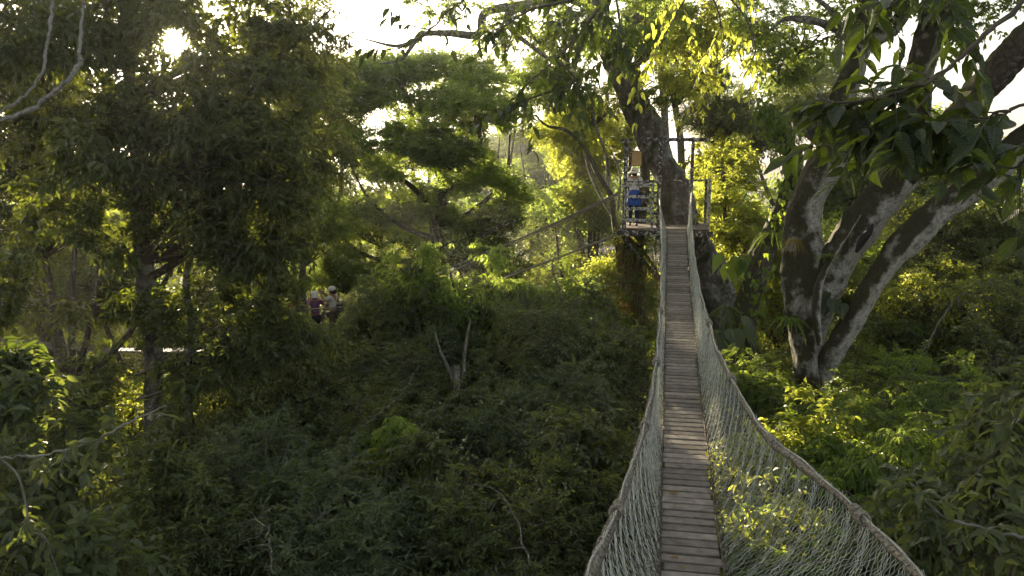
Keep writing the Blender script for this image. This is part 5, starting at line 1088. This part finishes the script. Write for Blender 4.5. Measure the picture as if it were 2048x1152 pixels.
rosette('fern', 'dry straw-coloured fern tuft on the left stem of the forked tree, above the green ferns', 'fern', 1588, 480, 14.5, 60, .30, .016, 'leaf_straw', 3, arch=1.1)
rosette('fern', 'grassy epiphyte tuft on the vine-clad trunk, at mid height', 'fern', 1545, 470, 19, 46, .60, .03, 'leaf_green', 4, arch=.9)
rosette('fern', 'narrow-leaved tuft on the second stem of the forked tree, near the big dark leaves', 'fern', 1800, 335, 13.9, 36, .42, .03, 'leaf_green', 5, arch=.8)
rosette('fern', 'sunlit fern at the right end of the platform floor beside the trunk', 'fern', 1395, 440, 23.4, 40, .55, .045, 'leaf_yellow', 6, arch=.6, up=1)
rosette('fern', 'drooping fern under the floor frame on the root-draped trunk', 'fern', 1275, 500, 23.3, 44, .7, .05, 'leaf_green', 7, arch=1.0)
rosette('climbing_plant', 'large arrow-leaved climber at the foot of the vine-clad trunk', 'plant', 1450, 670, 18.3, 12, .50, .3, 'leaf_near_grey', 8, heart=True)
rosette('climbing_plant', 'arrow-leaved climber with bright green leaves left of the vine-clad trunk', 'plant', 1475, 540, 20.5, 9, .5, .3, 'leaf_bright', 9, heart=True)
rosette('climbing_plant', 'dark broad-leaved climber between the forked trunk and its lowest stem', 'plant', 1672, 615, 14.6, 10, .28, .3, 'leaf_near', 10, heart=True)
rosette('fern', 'bushy dark fern on the left flank of the vine-clad trunk', 'fern', 1452, 620, 18.8, 50, .7, .05, 'leaf_shade', 11, arch=.9)

# ---- distant hillside wood and the understorey
def mass(name, label, items, leaf, L, W, kw):
    mb = MB()
    for i, (c, R) in enumerate(items):
        crown_into(mb, np.random.default_rng(900+i), R=R, C0=c, L=L, W=W, limb_r=0, twig_r=0, keep=keep_lanes, **kw)
    o = mb.obj(name, [M[leaf], M['twig']]); tag(o, label, 'woodland', None, 'stuff'); return o
g = np.random.default_rng(31); it = []
def hill(x, y): return 9.0*(1-math.exp(-max(0, y-50)/40))+(1.6*math.sin(x*.08+1)+1.0*math.sin(y*.11))*min(1, max(0, y-40)/40)
for k in range(170):
    y = g.uniform(46, 105); x = g.uniform(-.75, .75)*y; z = max(0, hill(x, y))
    it.append((np.array([x, y, z+g.uniform(2.5, 5.5)*(.7 if y < 60 else 1)+3]), (3.6, 3.6, 3.0)))
mass('hillside_wood', 'hazy far-off wood covering the hillside behind everything', it, 'leaf_green', .42, .24, dict(nc=26, cr=1.3, tw=9, nl=8, tm='far'))
it = []
for k in range(230):
    y = g.uniform(9, 48); x = g.uniform(-.72, .72)*y; z = g.uniform(2, 5.5)
    it.append((np.array([x, y, z]), (2.0, 2.0, 1.6)))
mass('undergrowth', 'dark leafy undergrowth between and beneath the trees', it, 'leaf_shade', .17, .085, dict(nc=24, cr=.8, tw=8, nl=8, tm='far'))
it = []
for k in range(330):
    y = g.uniform(10, 50); x = g.uniform(-.74, .74)*y; z = g.uniform(6.0, 9.6)+max(0, y-26)*.16
    it.append((np.array([x, y, z]), (2.2, 2.2, 1.7)))
mass('understorey', 'mid-height leafy understorey between the far trees', it, 'leaf_shade', .15, .07, dict(nc=26, cr=.8, tw=9, nl=9, tm='far'))
# ------------------------------------------------------------------ ground
mb = MB(); n = 90; X = np.linspace(-170, 170, n); Y = np.linspace(-120, 190, n); V = []
for y in Y:
    for x in X: V.append((x, y, (max(0, hill(x, y)) if y > 30 else 0)+.3*math.sin(x*.4)*math.sin(y*.3)))
f = np.array([[j*n+i, j*n+i+1, (j+1)*n+i+1, (j+1)*n+i] for j in range(n-1) for i in range(n-1)])
mb.add(V, f); M['soil'] = plainmat('forest_floor', (.028, .022, .014), (.06, .05, .028), .95, 1.5, .6, dist=.05)
o = mb.obj('ground', M['soil'], None, True); tag(o, kind='structure')
# ------------------------------------------------------------------ sky, sun, camera
w = bpy.data.worlds.new('World'); SC.world = w; w.use_nodes = True; nt = w.node_tree; nt.nodes.clear(); L = nt.links.new
el = math.asin(SUN[2]); az = math.atan2(SUN[0], SUN[1])
sky = nt.nodes.new('ShaderNodeTexSky'); sky.sky_type = 'NISHITA'; sky.sun_disc = False; sky.sun_elevation = el; sky.sun_rotation = az; sky.air_density = 1.2; sky.dust_density = 3.0; sky.ozone_density = 1.0
hs = nt.nodes.new('ShaderNodeHueSaturation'); hs.inputs['Saturation'].default_value = .45; L(sky.outputs[0], hs.inputs['Color'])
tc = nt.nodes.new('ShaderNodeTexCoord')
dt = N(nt, 'ShaderNodeVectorMath', operation='DOT_PRODUCT'); L(tc.outputs['Generated'], dt.inputs[0]); dt.inputs[1].default_value = tuple(SUN)
mx = N(nt, 'ShaderNodeMath', operation='MAXIMUM'); L(dt.outputs['Value'], mx.inputs[0]); mx.inputs[1].default_value = 0
def glow(pw, amp, col):
    p = N(nt, 'ShaderNodeMath', operation='POWER'); L(mx.outputs[0], p.inputs[0]); p.inputs[1].default_value = pw
    s = N(nt, 'ShaderNodeVectorMath', operation='SCALE'); s.inputs[0].default_value = col; 
    a = N(nt, 'ShaderNodeMath', operation='MULTIPLY'); L(p.outputs[0], a.inputs[0]); a.inputs[1].default_value = amp; L(a.outputs[0], s.inputs['Scale']); return s
g1 = glow(12000, 900, (1, .86, .62)); g2 = glow(60, 9, (1, .93, .84)); g3 = glow(5, SKYGLOW, (1, .95, .9))
ad = N(nt, 'ShaderNodeVectorMath', operation='ADD'); L(g1.outputs[0], ad.inputs[0]); L(g2.outputs[0], ad.inputs[1])
ad1 = N(nt, 'ShaderNodeVectorMath', operation='ADD'); L(ad.outputs[0], ad1.inputs[0]); L(g3.outputs[0], ad1.inputs[1])
ad2 = N(nt, 'ShaderNodeVectorMath', operation='ADD'); L(ad1.outputs[0], ad2.inputs[0]); L(hs.outputs[0], ad2.inputs[1])
bg = nt.nodes.new('ShaderNodeBackground'); bg.inputs['Strength'].default_value = SKY; L(ad2.outputs[0], bg.inputs['Color'])
wo = nt.nodes.new('ShaderNodeOutputWorld'); L(bg.outputs[0], wo.inputs['Surface'])
sl = bpy.data.lights.new('sun', 'SUN'); sl.energy = SUNE; sl.angle = math.radians(.6); sl.color = (1, .85, .58)
so = bpy.data.objects.new('sun', sl); COL.objects.link(so); so.rotation_euler = Vector(-SUN).to_track_quat('-Z', 'Y').to_euler(); so.location = (0, 0, 60)
cd = bpy.data.cameras.new('camera'); cd.sensor_width = 36; cd.lens = F/2048*36; cd.clip_end = 2000; cd.clip_start = .05
co = bpy.data.objects.new('camera', cd); COL.objects.link(co); co.location = (0, 0, H); co.rotation_euler = (math.radians(90)-PITCH, 0, 0); SC.camera = co
if HAZE > 0:
    mb = MB(); box(mb, (0, 35, 29), (345, 315, 62)); m, nt = newmat('haze_air')
    v = nt.nodes.new('ShaderNodeVolumePrincipled'); v.inputs['Density'].default_value = HAZE; v.inputs['Color'].default_value = (.96, .97, .95, 1); v.inputs['Anisotropy'].default_value = .82
    o_ = nt.nodes.new('ShaderNodeOutputMaterial'); nt.links.new(v.outputs[0], o_.inputs['Volume'])
    o = mb.obj('haze', m); tag(o, kind='stuff')
SC.view_settings.view_transform = 'Standard'; SC.view_settings.look = 'None'; SC.view_settings.exposure = EXPO; SC.view_settings.gamma = 1; SC.view_settings.use_curve_mapping = False
SC.render.engine = 'CYCLES'; cy = SC.cycles; cy.use_denoising = DENOISE; cy.max_bounces = 7; cy.diffuse_bounces = 4; cy.transmission_bounces = 4; cy.glossy_bounces = 2; cy.volume_bounces = 0
cy.use_adaptive_sampling = True; cy.adaptive_threshold = .02; cy.sample_clamp_indirect = 1.0; cy.sample_clamp_direct = 1.6
